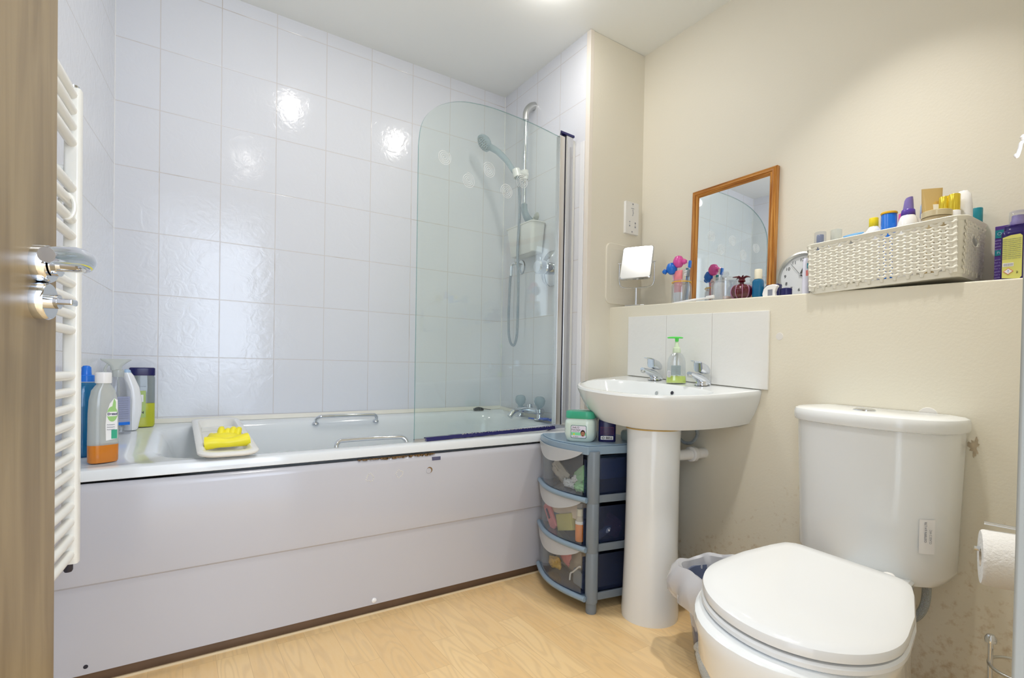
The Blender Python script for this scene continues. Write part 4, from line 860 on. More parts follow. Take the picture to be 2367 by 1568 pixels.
# small stand mirror
z0 = zl(-0.775)
sm = thing('stand_mirror', 'small tilted chrome vanity mirror on a stem at the ledge end', 'mirror', (1.735, -0.772, z0), (0, 0, radians(30)))
obj('base', MB().box(-0.030, 0.045, -0.042, 0.042, 0, 0.009, b=0.002), 'chrome', sm)
obj('stem', MB().lathe([(0.006, 0.008), (0.0055, 0.02), (0.0055, 0.085)], 16), 'chrome', sm)
HW, HH = 0.068, 0.083; zc_ = 0.196
mb = MB().tube(smooth_path([(0, -HW-0.008, zc_), (0, -HW-0.008, zc_-0.075), (0, -HW+0.006, zc_-0.104), (0, 0, zc_-0.110), (0, HW-0.006, zc_-0.104), (0, HW+0.008, zc_-0.075), (0, HW+0.008, zc_)]), 0.0028, 10); obj('yoke', mb, 'chrome', sm)
tl = Matrix.Translation((0, 0, zc_)) @ Matrix.Rotation(radians(23), 4, 'Y')
q = rr(-HW, HW, -HH, HH, 0.012, 0, 5); mb = MB().loft([[(0.006, y, z) for y, z, _ in q], [(-0.004, y, z) for y, z, _ in q], [(-0.006, y*0.95, z*0.955) for y, z, _ in q]], True, False); mb.xf(tl); fr_ = obj('mirror_frame', mb, 'chrome', sm)
mb = MB().add([(-0.0058, y*0.951, z*0.956) for y, z, _ in q], [tuple(range(len(q)))]); mb.xf(tl); obj('mirror_glass', mb, mat('vanity_mirror', (0.95, 0.96, 0.98), 0.14, 1.0), sm)
for s_ in (-1, 1): obj('pivot_knob', MB().tube([(0, s_*(HW-0.002), zc_), (0, s_*(HW+0.014), zc_)], 0.004, 10), 'chrome', sm)
# big pine mirror leaning on the wall
mz = zl(-1.15); MT, MBt = 1.571, mz-0.003
pmr = thing('framed_mirror', 'pine-framed rectangular mirror leaning on the wall above the basin', 'mirror', (1.838, -1.152, MBt))
Hm = MT-MBt; tilt = radians(1.2); ml = Matrix.Rotation(tilt, 4, 'Y'); hw = 0.179; fwid = 0.029
def molding(pts4, mname, nm):  # mitred bar from outer a->b, inner c->d in (y,z)
    (a, b, c, d) = pts4; mb = MB(); 
    def ring(P, Q):
        prof = [(0.0, 0.012), (0.0, -0.004), (0.12, -0.009), (0.25, -0.006), (0.36, -0.010), (0.5, -0.010), (0.62, -0.006), (0.75, -0.009), (0.9, -0.004), (1.0, 0.0), (1.0, 0.012)]
        return [(x, P[0]+(Q[0]-P[0])*t, P[1]+(Q[1]-P[1])*t) for t, x in prof]
    mb.loft([ring(a, c), ring(b, d)], smooth=False); mb.xf(ml); return obj(nm, mb, mname, pmr)
O = [(-hw, 0), (hw, 0), (hw, Hm), (-hw, Hm)]; I = [(-hw+fwid, fwid), (hw-fwid, fwid), (hw-fwid, Hm-fwid), (-hw+fwid, Hm-fwid)]
for i in range(4):
    j = (i+1) % 4; molding((O[i], O[j], I[i], I[j]), 'pineH' if i % 2 == 0 else 'pine', 'frame_bar')
mb = MB().box(0.001, 0.004, -hw+0.02, hw-0.02, 0.02, Hm-0.02); mb.xf(ml); obj('mirror_glass', mb, 'mirror', pmr)
mb = MB().box(0.0095, 0.0125, -hw+0.01, hw-0.01, 0.01, Hm-0.01); mb.xf(ml); obj('backing', mb, 'grey', pmr)
# glass jar with toothbrushes
jx, jy = 1.735, -1.012; jz = zl(jy)
tj = thing('glass_jar', 'clear glass jar holding toothbrushes in front of the pine mirror', 'jar', (jx, jy, jz))
obj('jar_wall', MB().lathe([(0.036, 0), (0.039, 0.004), (0.039, 0.070), (0.036, 0.080), (0.033, 0.083), (0.0335, 0.091), (0.036, 0.094), (0.031, 0.096), (0.030, 0.083), (0.036, 0.068), (0.036, 0.006)], 32, cap=True), 'crystal', tj)
def brush(name, label, x, y, lean, az, L_, colh, colb, headf):
    t = thing(name, label, 'toothbrush', (jx+x, jy+y, jz+0.007), (0, 0, 0)); R3 = Matrix.Rotation(az, 4, 'Z') @ Matrix.Rotation(lean, 4, 'Y')
    mb = MB().tube([tuple(R3 @ Vector((0, 0, h))) for h in (0, L_*0.35, L_*0.7, L_)], 0.004, 10, radii=[0.0045, 0.005, 0.0035, 0.0028]); obj('handle', mb, colb, t)
    headf(t, R3, L_); return t
def fancy(colm, col2):
    def f(t, R3, L_):
        mb = MB().lathe([(0.001, -0.024), (0.014, -0.020), (0.022, -0.009), (0.0245, 0.0), (0.022, 0.009), (0.014, 0.020), (0.001, 0.024)], 20, c=(0, 0, 0)); mb.xf(R3 @ XF((0, 0, L_+0.014)) @ Matrix.Diagonal((0.9, 0.9, 1.05, 1))); obj('bubble_cover', mb, colm, t)
        mb = MB().lathe([(0.001, -0.012), (0.010, -0.005), (0.011, 0.003), (0.001, 0.011)], 16); mb.xf(R3 @ XF((-0.028, 0, L_+0.010))); obj('cover_tail', mb, col2, t)
    return f
def plain(colb):
    def f(t, R3, L_):
        mb = MB().box(-0.004, 0.004, -0.006, 0.006, 0, 0.028, b=0.002); mb.xf(R3 @ XF((0, 0, L_))); obj('head', mb, colb, t)
        mb = MB()
        for k in range(4): mb.box(-0.014, -0.004, -0.005, 0.005, 0.003+k*0.006, 0.007+k*0.006)
        mb.xf(R3 @ XF((0, 0, L_))); obj('bristles', mb, 'labelw', t)
    return f
brush('toothbrush', 'toothbrush with round blue bubble cover leaning left out of the jar', 0.0, 0.012, radians(-12), radians(-60)+pi*0, 0.128, 'blue', 'lilac', fancy('blue', 'blue'))
bpy.data.objects['toothbrush'].rotation_euler = (0, 0, 0)
brush('toothbrush', 'toothbrush with pink bubble cover standing tallest in the jar', -0.006, 0.006, radians(2), radians(90), 0.150, 'hotpink', 'labelw', fancy('hotpink', 'hotpink'))
brush('toothbrush', 'toothbrush with blue bristles beside the mirror frame', 0.004, -0.022, radians(5), radians(-90), 0.135, 'lblue', 'lblue', plain('blue'))
brush('toothbrush', 'teal-headed toothbrush low in the middle of the jar', 0.010, -0.012, radians(3), radians(-90), 0.108, 'teal', 'blue', plain('teal'))
brush('toothbrush', 'dark striped toothbrush at the right rim of the jar', -0.008, -0.018, radians(9), radians(-80), 0.100, 'grey', 'grey', plain('grey'))
t = thing('toothpaste_tube', 'pink and white toothpaste tube standing in the jar', 'toothpaste', (jx-0.010, jy+0.008, jz+0.007)); mb = MB().loft([sell(0, 0, a, b, z, 2.4, 24) for a, b, z in ((0.010, 0.014, 0), (0.012, 0.016, 0.01), (0.012, 0.017, 0.040))]); obj('white_end', mb, 'labelw', t)
obj('tube_body', MB().loft([sell(0, 0, a, b, z, 2.4, 24) for a, b, z in ((0.012, 0.017, 0.040), (0.011, 0.018, 0.09), (0.006, 0.019, 0.125), (0.003, 0.019, 0.128))]), 'pink', t)
t = thing('hair_band', 'orange elastic band around the neck of the toothbrush jar', 'hair band', (jx, jy, jz+0.087)); obj('band', MB().tube([(0.037*cos(a), 0.037*sin(a), 0.0) for a in [2*pi*k/32 for k in range(32)]], 0.0018, 6, closed=True), 'ambery', t)
# lidded glass canister with a white roll inside
cx_, cy_ = 1.752, -1.195; cz_ = zl(cy_)
t = thing('glass_canister', 'clear lidded glass canister in front of the pine mirror', 'canister', (cx_, cy_, cz_)); obj('canister_wall', MB().lathe([(0.046, 0), (0.049, 0.004), (0.049, 0.072), (0.047, 0.074), (0.046, 0.070), (0.046, 0.006)], 40), 'crystal', t)
ld = obj('lid', MB().lathe([(0.052, 0.075), (0.052, 0.080), (0.046, 0.087), (0.020, 0.091), (0.006, 0.093)], 40), 'crystal', t); obj('knob', MB().lathe([(0.005, 0.092), (0.011, 0.097), (0.0135, 0.104), (0.011, 0.111), (0.001, 0.114)], 24), 'crystal', ld)
t = thing('cotton_pads', 'white stack of cotton pads inside the glass canister', 'cotton pads', (cx_-0.004, cy_+0.022, cz_+0.0065)); obj('pads', MB().lathe([(0.021, 0), (0.022, 0.006), (0.021, 0.060), (0.018, 0.066), (0.001, 0.067)], 24), 'paper', t)
t = thing('pink_soap', 'low pink item in the bottom of the glass canister', 'soap', (cx_-0.010, cy_-0.016, cz_+0.0065)); obj('soap_body', MB().box(-0.012, 0.022, -0.012, 0.012, 0, 0.012, b=0.004), mat('pale_pink', (0.85, 0.55, 0.45), 0.5), t)
t = thing('toothbrush', 'white toothbrush lying along the ledge front below the canister', 'toothbrush', (1.680, -1.115, zl(-1.115)+0.0005), (-0.0408, 0, 0)); obj('handle', MB().tube([(0, 0.10, 0.005), (0, 0.0, 0.006), (0, -0.055, 0.005)], 0.005, 10, radii=[0.005, 0.0055, 0.003]), 'wht', t); obj('head', MB().box(-0.005, 0.005, -0.085, -0.053, 0.001, 0.012, b=0.002), 'wht', t)
# perfume bottle
pz_ = zl(-1.288)
t = thing('perfume_bottle', 'round crimson ribbed perfume bottle with petal stopper', 'perfume bottle', (1.715, -1.285, pz_))
mb = MB(); rings = []
for k in range(15):
    a = pi*k/14; z = 0.027-0.027*cos(a); rr_ = 0.031*sin(a)**0.8+0.004; rings.append([(rr_*(1+0.05*cos(10*b))*cos(b), rr_*(1+0.05*cos(10*b))*sin(b), z) for b in [2*pi*j/60 for j in range(60)]])
mb.loft(rings); obj('bottle_body', mb, 'red', t)
mb = MB()
for k in range(5):
    b = 2*pi*k/10; 
    for sg in (1, -1):
        bb = b+(0 if sg > 0 else pi); mb.tube([((0.0325*sin(a)**0.8+0.0045)*cos(bb), (0.0325*sin(a)**0.8+0.0045)*sin(bb), 0.027-0.0275*cos(a)) for a in [0.5+2.1*i/12 for i in range(13)]], 0.0011, 6)
obj('white_ribs', mb, mat('pink_reflex_rib', (0.45, 0.22, 0.40), 0.2), t)
obj('neck', MB().lathe([(0.008, 0.053), (0.007, 0.060), (0.013, 0.064), (0.010, 0.072)], 20), 'red', t)
mb = MB()
for k in range(7):
    a = 2*pi*k/7+0.3; mb.tube(smooth_path([(0, 0, 0.068), (0.014*cos(a), 0.014*sin(a), 0.080), (0.030*cos(a), 0.030*sin(a), 0.080-0.004*(k % 2))], 4), 0.003, 8, radii=[0.005-0.004*i/8 for i in range(9)])
obj('petal_stopper', mb, 'red', t)
t = thing('glass_ball', 'small clear glass ball stopper behind the crimson perfume bottle', 'glass stopper', (1.765, -1.325, zl(-1.325))); obj('ball', MB().lathe([(0.012, 0.0), (0.014, 0.030), (0.008, 0.050), (0.008, 0.055), (0.016, 0.064), (0.018, 0.074), (0.014, 0.084), (0.001, 0.089)], 24), 'crystal', t)
t = thing('blue_bottle', 'slim blue bottle with cream cap next to the crimson perfume', 'bottle', (1.728, -1.338, zl(-1.338))); obj('bottle_body', MB().loft([sell(0, 0, a, b, z, 3, 28) for a, b, z in ((0.014, 0.016, 0), (0.0155, 0.0175, 0.004), (0.0155, 0.0175, 0.060), (0.013, 0.014, 0.066), (0.008, 0.008, 0.069))]), 'bluegl', t); obj('cap', MB().lathe([(0.0125, 0.068), (0.0125, 0.100), (0.011, 0.102), (0.001, 0.1025)], 24), 'ivorycap', t)
t = thing('navy_box', 'small dark navy box standing behind the white dental floss', 'box', (1.75, -1.382, zl(-1.382))); obj('carton', MB().box(-0.012, 0.012, -0.022, 0.022, 0, 0.048, b=0.003), 'navy', t)
t = thing('navy_tin', 'short dark navy tin at the right of the white dental floss', 'tin', (1.725, -1.437, zl(-1.437))); obj('tin_body', MB().lathe([(0.018, 0), (0.018, 0.026), (0.016, 0.028), (0.001, 0.0285)], 24), 'navy', t)
fl = thing('dental_floss', 'white curved dental floss case with dark printed patch', 'dental floss', (1.700, -1.400, zl(-1.400)))
fp = [(-0.024, 0.0), (-0.026, 0.012), (-0.022, 0.028), (-0.010, 0.038), (0.008, 0.041), (0.020, 0.039), (0.026, 0.034), (0.020, 0.026), (0.016, 0.014), (0.018, 0.0)]
mb = MB().loft([[(0.008, -y, z) for y, z in fp], [(-0.008, -y, z) for y, z in fp]]); obj('case', mb, 'wht', fl, bevel=0.003); obj('printed_patch', MB().box(-0.0086, -0.008, -0.010, 0.006, 0.004, 0.024), 'greyink', fl)
# clock
ckz = zl(-1.452); CR = 0.081
ck = thing('wall_clock', 'round silver-rimmed clock leaning on the wall partly behind the basket', 'clock', (1.812, -1.440, ckz+CR+0.001), (0, radians(9), 0))
def cf(x, y, z): return (x, y, z)
mb = MB().lathe([(CR*0.96, -0.016), (CR, -0.010), (CR, 0.006), (CR*0.96, 0.013), (CR*0.88, 0.015), (CR*0.83, 0.010), (CR*0.82, 0.004), (0.001, 0.004), (0.001, -0.016)], 56, rot=RX, cap=False); obj('case', mb, 'steel', ck)
fc_ = obj('dial', MB().lathe([(CR*0.82, 0.0045), (0.001, 0.0045)], 48, rot=RX, cap=False), 'clockf', ck)
for h in range(1, 13):
    a = radians(90-30*h); text('numeral', str(h), 0.0155, 'black', fc_, facing((-0.0052, -0.70*0.82*CR*cos(a)*1.12, 0.70*0.82*CR*sin(a)*1.12), (-1, 0, 0)))
def hand(nm, ang, L_, w_, tail):
    mb = MB().box(-0.0004, 0.0004, -w_, w_, -tail, L_); mb.xf(XF((-0.0075, 0, 0)) @ Matrix.Rotation(radians(ang), 4, 'X')); obj(nm, mb, 'black', ck)
hand('hour_hand', 20, 0.034, 0.0022, 0.0); hand('minute_hand', 128, 0.030, 0.0018, 0.004); hand('second_hand', -40, 0.055, 0.0005, 0.0)
obj('centre_pin', MB().lathe([(0.004, 0.006), (0.003, 0.010), (0.001, 0.010)], 16, rot=RX), 'steel', ck)
obj('lens', MB().lathe([(CR*0.82, 0.0125), (0.001, 0.0135)], 48, rot=RX, cap=False), clear('clock_lens', (0.97, 0.98, 0.98), 0.0), ck)
t = thing('pale_tube', 'pale lilac-white tube with red and blue print squeezed between clock and basket', 'tube', (1.690, -1.5185, zl(-1.512))); obj('tube_body', MB().loft([sell(0, 0, a, b, z, 2.5, 20) for a, b, z in ((0.012, 0.010, 0), (0.012, 0.011, 0.02), (0.006, 0.011, 0.10), (0.002, 0.011, 0.112))]), mat('pale_lilac_plastic', (0.74, 0.75, 0.88), 0.3), t)
obj('red_print', MB().box(-0.0092, -0.0086, -0.010, -0.003, 0.055, 0.072), mat('red_print', (0.75, 0.22, 0.20), 0.4), t); obj('blue_print', MB().box(-0.0080, -0.0074, -0.010, -0.005, 0.078, 0.094), 'teal', t)

# ------------------------------------------------------------------ woven-look basket
bkz = zl(-1.715)
BK0, BK1, BH = -1.528, -1.912, 0.150          # along the ledge (Y), height
bk = thing('storage_basket', 'ivory plastic basket with woven Y-shaped lattice full of toiletries', 'basket', (1.748, (BK0+BK1)/2, bkz+0.0045), (-0.018, 0, 0))
HL, HD = (BK0-BK1)/2, 0.094
def bkring(k, z, wd=0.0): return rr(-HD*k-wd, HD*k+wd, -HL*k-wd, HL*k+wd, 0.030*k+wd*2, z, 10)
mb = MB().loft([bkring(0.93, 0), bkring(0.935, 0.004), bkring(0.945, 0.016), bkring(0.93, 0.016), bkring(0.92, 0.004)], True, True); obj('base', mb, 'basket', bk)
mb = MB().loft([bkring(0.985, BH-0.012), bkring(0.985, BH-0.006, 0.004), bkring(0.99, BH-0.002, 0.005), bkring(0.99, BH, 0.003), bkring(0.98, BH), bkring(0.965, BH-0.004), bkring(0.965, BH-0.012), bkring(0.985, BH-0.012)], False, False); obj('rim', mb, 'basket', bk)
# lattice: columns of Y shapes, every other column shifted half a step
def ypiece(mb, frame, cu, cv, pu, pv, th=0.0022):
    s = len(mb.v); hw_ = 0.23*pu
    hv = [(0.24, -0.80), (0.24, -0.38), (0.34, -0.16), (0.55, -0.04), (0.78, 0.02), (0.88, 0.14), (0.86, 0.34), (0.76, 0.46), (0.56, 0.46), (0.32, 0.33), (0.12, 0.26)]
    pts = [(a*pu, b*pv) for a, b in hv]+[(-a*pu, b*pv) for a, b in reversed(hv)]
    n_ = len(pts); vs = [frame(cu+a, cv+b, 0) for a, b in pts]+[frame(cu+a, cv+b, th*0.6) for a, b in pts]+[frame(cu+a*0.84, cv+b*0.88, th) for a, b in pts]
    fs = [(i, (i+1) % n_, n_+(i+1) % n_, n_+i) for i in range(n_)]+[(n_+i, n_+(i+1) % n_, 2*n_+(i+1) % n_, 2*n_+i) for i in range(n_)]+[tuple(2*n_+i for i in range(n_))]
    mb.add(vs, fs, 0, True)
def lattice(frame, ua, ub, cols, mb, pv=0.0160, z0=0.018, rows=9, skip=None):
    pu = (ub-ua)/cols
    for c in range(cols+1):
        off = 0.5*pv if c % 2 else 0.0
        for r_ in range(rows+1):
            v = z0+off+r_*pv+0.002
            if v > BH-0.014: continue
            if skip and skip(ua+c*pu, v): continue
            ypiece(mb, frame, ua+c*pu, v, pu, pv)
def bkx(v): return -HD*(0.945+0.04*v/BH)
mb = MB(); lattice(lambda a, b, t: (bkx(b)-t, a, b), -HL*0.86, HL*0.86, 22, mb)
for yy in (-HL*0.90, HL*0.90): mb.loft([[(bkx(z)+0.001, yy-0.004, z), (bkx(z)-0.0015, yy-0.004, z), (bkx(z)-0.0015, yy+0.004, z), (bkx(z)+0.001, yy+0.004, z)] for z in (0.010, BH-0.006)], smooth=False)
obj('front_lattice', mb, 'basket', bk, autos=False)
mb = MB(); lattice(lambda a, b, t: (-bkx(b)+t, a, b), -HL*0.86, HL*0.86, 22, mb); obj('back_lattice', mb, 'basket', bk, autos=False)
def bky(v): return HL*(0.945+0.04*v/BH)
def skipf(uu, v): return abs(uu) < 0.024 and 0.078 < v < 0.112
for sgn in (-1, 1):
    mb = MB(); lattice(lambda a, b, t: (a, sgn*(bky(b)+t), b), -HD*0.66, HD*0.66, 8, mb, skip=skipf)
    mb.tube([(0.030*cos(a)*(1 if abs(cos(a)) > .3 else 1), sgn*(bky(0.098)), 0.096+0.015*sin(a)) for a in [2*pi*k/28 for k in range(28)]], 0.0028, 8, closed=True)
    obj('end_panel', mb, 'basket', bk, autos=False)
mb = MB()
for sx in (-1, 1):
    for sy in (-1, 1):
        rings = []
        for z in (0.008, BH-0.006):
            k = 0.945+0.04*z/BH; c0 = (sx*(HD*k-0.030*k), sy*(HL*k-0.030*k)); arc = [(c0[0]+sx*0.030*k*cos(a), c0[1]+sy*0.030*k*sin(a), z) for a in [radians(90)*i/8 for i in range(9)]]; inn = [(c0[0]+sx*0.0275*k*cos(a), c0[1]+sy*0.0275*k*sin(a), z) for a in [radians(90)*i/8 for i in reversed(range(9))]]
            rings.append(arc+inn)
        mb.loft(rings)
obj('corner', mb, 'basket', bk)
Bm = Matrix.Translation((1.748, (BK0+BK1)/2, bkz+0.002))
def inb(name, label, cat, x, y, tilt=(0, 0, 0), z=0.005):
    return thing(name, label, cat, (x, y+(0.010 if y < -1.80 else 0), bkz+z+0.010+0.012*(name != 'clear_cap_bottle')+0.018*(y+1.715)), tilt)
def cyl(t, nm, r0, z0, z1, m_, r1=None, n=24, cap=True): return obj(nm, MB().lathe([(r0*0.97, z0), (r0, z0+0.001), (r1 or r0, z1-0.0015), ((r1 or r0)*0.93, z1)], n), m_, t)
t = inb('clear_cap_bottle', 'bottle with clear domed cap over grey stem at the basket left end', 'bottle', 1.715, -1.545); cyl(t, 'bottle_body', 0.014, 0, 0.118, 'plastic'); cyl(t, 'stem', 0.010, 0.118, 0.172, mat('slate_print', (0.16, 0.20, 0.34), 0.4)); cyl(t, 'clear_cap', 0.0165, 0.118, 0.180, 'clearp')
t = inb('clear_cap_bottle', 'bottle with greenish clear cap, second from the basket left end', 'bottle', 1.735, -1.582); cyl(t, 'bottle_body', 0.013, 0, 0.12, 'plastic'); cyl(t, 'stem', 0.009, 0.12, 0.160, 'milky'); cyl(t, 'clear_cap', 0.0155, 0.12, 0.184, 'milky')
t = inb('cotton_bud', 'thin white stick rising from the basket left of the blue lid', 'cotton bud', 1.745, -1.606, (radians(-38), 0, 0), 0.07); obj('stick', MB().tube([(0, 0, 0), (0, 0.0, 0.120)], 0.0018, 8), 'wht', t)
t = inb('round_tin', 'round tin with bright blue top tilted at the basket front', 'tin', 1.725, -1.636, (0, radians(-20), 0), 0.136); obj('tin_body', MB().lathe([(0.030, 0), (0.031, 0.002), (0.031, 0.012), (0.029, 0.0135), (0.001, 0.0138)], 36), 'wht', t); obj('blue_top', MB().lathe([(0.0265, 0.0137), (0.026, 0.0155), (0.001, 0.0157)], 36), 'sky', t)
t = inb('cream_pot', 'white domed pot behind the bright blue lid', 'pot', 1.79, -1.672); cyl(t, 'pot_body', 0.018, 0, 0.15, 'plastic'); obj('dome', MB().lathe([(0.019, 0.15), (0.017, 0.165), (0.009, 0.172), (0.001, 0.174)], 24), 'milky', t)
t = inb('yellow_cap_bottle', 'white bottle with flat yellow cap in the basket', 'bottle', 1.745, -1.678); obj('bottle_body', MB().lathe([(0.019, 0), (0.020, 0.135), (0.019, 0.150), (0.012, 0.161), (0.011, 0.163)], 28), 'wht', t); cyl(t, 'cap', 0.0118, 0.163, 0.188, 'yel')
t = inb('blue_tube', 'blue oval tub with orange-yellow lid in the basket', 'tub', 1.745, -1.716, (0, 0, 0)); obj('tub_body', MB().lathe([(0.0190, 0), (0.0190, 0.188), (0.018, 0.190)], 32), 'blue', t); obj('lid', MB().lathe([(0.0195, 0.190), (0.0205, 0.193), (0.0195, 0.196), (0.001, 0.197)], 32), 'ambery', t); obj('white_stripe', MB().box(-0.004, 0.004, 0.0180, 0.0195, 0.13, 0.185), 'labelw', t)
t = inb('pink_cap_bottle', 'white bottle with dark pink cap behind the purple spray', 'bottle', 1.79, -1.738); cyl(t, 'bottle_body', 0.016, 0, 0.150, 'wht'); cyl(t, 'cap', 0.0150, 0.150, 0.196, 'hotpink')
t = inb('purple_spray_bottle', 'white bottle with tall two-tone purple spray cap in the basket', 'spray bottle', 1.735, -1.765); obj('bottle_body', MB().lathe([(0.026, 0), (0.028, 0.11), (0.026, 0.145), (0.019, 0.168), (0.0155, 0.174)], 32), 'wht', t); cyl(t, 'collar', 0.0165, 0.174, 0.190, 'purple', 0.0155)
mb = MB().loft([sell(0, 0, 0.0115, 0.0125, 0.190, 2.2, 24), sell(0, -0.001, 0.010, 0.010, 0.215, 2.2, 24), [(x, y, 0.222-(0.25*y)) for x, y, _ in sell(0, -0.002, 0.009, 0.008, 0, 2.2, 24)]]); obj('spray_top', mb, 'violet', t)
obj('green_mark', MB().loft([sell(-0.0262, 0.006, 0.0012, 0.011, 0.134, 2, 16), sell(-0.0243, 0.006, 0.0012, 0.012, 0.142, 2, 16)]), mat('mint_green', (0.30, 0.80, 0.42), 0.4), t)
t = inb('olive_cap_bottle', 'slim bottle with ribbed olive-gold cap behind the purple spray', 'bottle', 1.795, -1.785); cyl(t, 'bottle_body', 0.010, 0, 0.205, 'milky'); mb = MB(); mb.lathe([(0.0085, 0.205), (0.0085, 0.212), (0.0078, 0.213), (0.0085, 0.214), (0.0085, 0.220), (0.0078, 0.221), (0.0085, 0.222), (0.0085, 0.234), (0.001, 0.235)], 20); obj('cap', mb, 'olivecap', t); cyl(t, 'print_band', 0.0102, 0.190, 0.206, 'olive')
t = inb('pale_blue_cap_bottle', 'bottle with pale blue round cap left of the gold tube', 'bottle', 1.785, -1.804); cyl(t, 'bottle_body', 0.013, 0, 0.165, 'blue'); obj('cap', MB().lathe([(0.014, 0.165), (0.018, 0.175), (0.018, 0.205), (0.013, 0.216), (0.001, 0.219)], 24), 'lblue', t)
t = inb('gold_tube', 'tall flat gold squeeze tube leaning at the basket right', 'tube', 1.752, -1.822, (radians(0), 0, radians(38))); obj('tube_body', MB().loft([sell(0, 0, a, b, z, 2.6, 28) for a, b, z in ((0.013, 0.015, 0.0), (0.014, 0.018, 0.05), (0.012, 0.020, 0.12), (0.006, 0.023, 0.21), (0.0015, 0.024, 0.240))]), 'gold', t); mb = MB().loft([[(-0.0125, -0.004, 0.13), (-0.0125, -0.019, 0.13), (-0.0070, -0.021, 0.195), (-0.0070, 0.000, 0.195)], [(-0.0135, -0.004, 0.13), (-0.0135, -0.019, 0.13), (-0.0080, -0.021, 0.195), (-0.0080, 0.000, 0.195)]], smooth=False); obj('white_patch', mb, 'labelw', t)
t = inb('gold_cap_bottle', 'bottle with shiny yellow-gold round cap next to the gold tube', 'bottle', 1.745, -1.852); cyl(t, 'bottle_body', 0.014, 0, 0.165, 'wht'); cyl(t, 'cap', 0.0125, 0.165, 0.208, 'goldcap')
t = inb('gold_cap_bottle', 'bottle with shiny yellow-gold cap touching the white deodorant', 'bottle', 1.738, -1.874); cyl(t, 'bottle_body', 0.014, 0, 0.165, 'wht'); cyl(t, 'cap', 0.0125, 0.165, 0.208, 'goldcap')
t = inb('gold_jar', 'wide cream jar with flat beige-gold lid at the basket rim', 'jar', 1.705, -1.848, (0, 0, 0), 0.09); cyl(t, 'jar_body', 0.031, 0, 0.062, mat('beige_jar', (0.62, 0.50, 0.30), 0.3)); cyl(t, 'lid', 0.0325, 0.062, 0.078, mat('champagne_lid', (0.74, 0.64, 0.42), 0.25, 0.3))
t = inb('white_deodorant', 'white domed deodorant stick at the basket right end', 'deodorant', 1.775, -1.882); obj('bottle_body', MB().loft([sell(0, 0, a, b, z, 2.4, 28) for a, b, z in ((0.014, 0.018, 0), (0.015, 0.020, 0.01), (0.015, 0.020, 0.15), (0.014, 0.019, 0.187), (0.011, 0.016, 0.212), (0.006, 0.009, 0.222))]), 'wht', t)
t = inb('teal_cap_bottle', 'bottle with dark teal cap at the far right corner of the basket', 'bottle', 1.835, -1.895); cyl(t, 'bottle_body', 0.011, 0, 0.120, 'wht'); cyl(t, 'cap', 0.012, 0.120, 0.185, 'teal')
t = inb('white_cap_bottle', 'bottle with small white domed cap below the teal one', 'bottle', 1.800, -1.893, z=0.0); cyl(t, 'bottle_body', 0.009, 0.01, 0.118, 'wht'); obj('cap', MB().lathe([(0.010, 0.118), (0.0105, 0.135), (0.007, 0.143), (0.001, 0.145)], 20), 'plastic', t)
t = inb('comb_packet', 'folded white sheet lying at the left front inside the basket', 'paper', 1.725, -1.612, (0, 0, 0), 0.10); obj('sheet', MB().loft([rr(-0.02, 0.03, -0.02, 0.03, 0.006, z, 4) for z in (0, 0.035, 0.040)]), 'paper', t)

# carton and bottle right of the basket
cz2 = zl(-1.965)
t = thing('purple_carton', 'purple carton with teal print standing right of the basket', 'box', (1.800, -1.967, cz2)); obj('carton', MB().box(-0.028, 0.028, -0.030, 0.030, 0.001, 0.148, b=0.001), 'card', t)
lbq = obj('teal_badge', MB().box(-0.0286, -0.028, 0.002, 0.029, 0.118, 0.138), 'teal', t); text('badge_text', 'Oute', 0.011, 'lblue', lbq, facing((-0.0289, 0.014, 0.128), (-1, 0, 0)))
lbq = obj('teal_stripe', MB().box(-0.0286, -0.028, 0.002, 0.029, 0.074, 0.088), 'teal', t); text('stripe_text', 'Pure', 0.009, 'lblue', lbq, facing((-0.0289, 0.017, 0.081), (-1, 0, 0)))
for k in range(14): text('carton_text', 'hair treatment kit' if k % 2 else 'gentle strengthen', 0.0048, 'labelp', t, facing((-0.0284, 0.012, 0.112-k*0.0075-(0.018 if k > 3 else 0)), (-1, 0, 0)))
pbz = zl(-1.985)
pb = thing('navy_bottle', 'dark navy bottle with yellow-green label and grey spray cap at the ledge right end', 'bottle', (1.722, -1.990, pbz), (0, 0, radians(6))); pb.scale = (1, 1, 0.88)
obj('bottle_body', MB().loft([sell(0, 0, a, b, z, 4, 36) for a, b, z in ((0.017, 0.027, 0), (0.018, 0.0285, 0.004), (0.018, 0.0285, 0.125), (0.017, 0.027, 0.133), (0.015, 0.024, 0.136), (0.015, 0.024, 0.148), (0.010, 0.013, 0.152))]), mat('deep_indigo_plastic', (0.02, 0.01, 0.12), 0.15), pb)
obj('spray_collar', MB().lathe([(0.0145, 0.150), (0.0145, 0.160), (0.0125, 0.163), (0.0118, 0.176), (0.001, 0.177)], 24), 'violet', pb); obj('clear_overcap', MB().lathe([(0.0165, 0.152), (0.0165, 0.186), (0.015, 0.188), (0.001, 0.1885)], 24), 'clearp', pb)
mb = MB().loft([[(xx, 0.024, 0.008), (xx, -0.006, 0.004), (xx, -0.010, 0.010), (xx, -0.010, 0.118), (xx, -0.006, 0.123), (xx, 0.010, 0.122), (xx, 0.024, 0.117)] for xx in (-0.0178, -0.0186)], smooth=False); yl = obj('label', mb, 'labely', pb)
for k in range(11): text('label_text', 'lotion hydrate protect' if k % 2 else 'shake well before use', 0.0036, 'olive', yl, facing((-0.0189, 0.008, 0.112-k*0.0052), (-1, 0, 0)))
bc = obj('barcode_label', MB().box(-0.0190, -0.0186, 0.004, 0.023, 0.038, 0.048), 'labelw', yl); mb = MB()
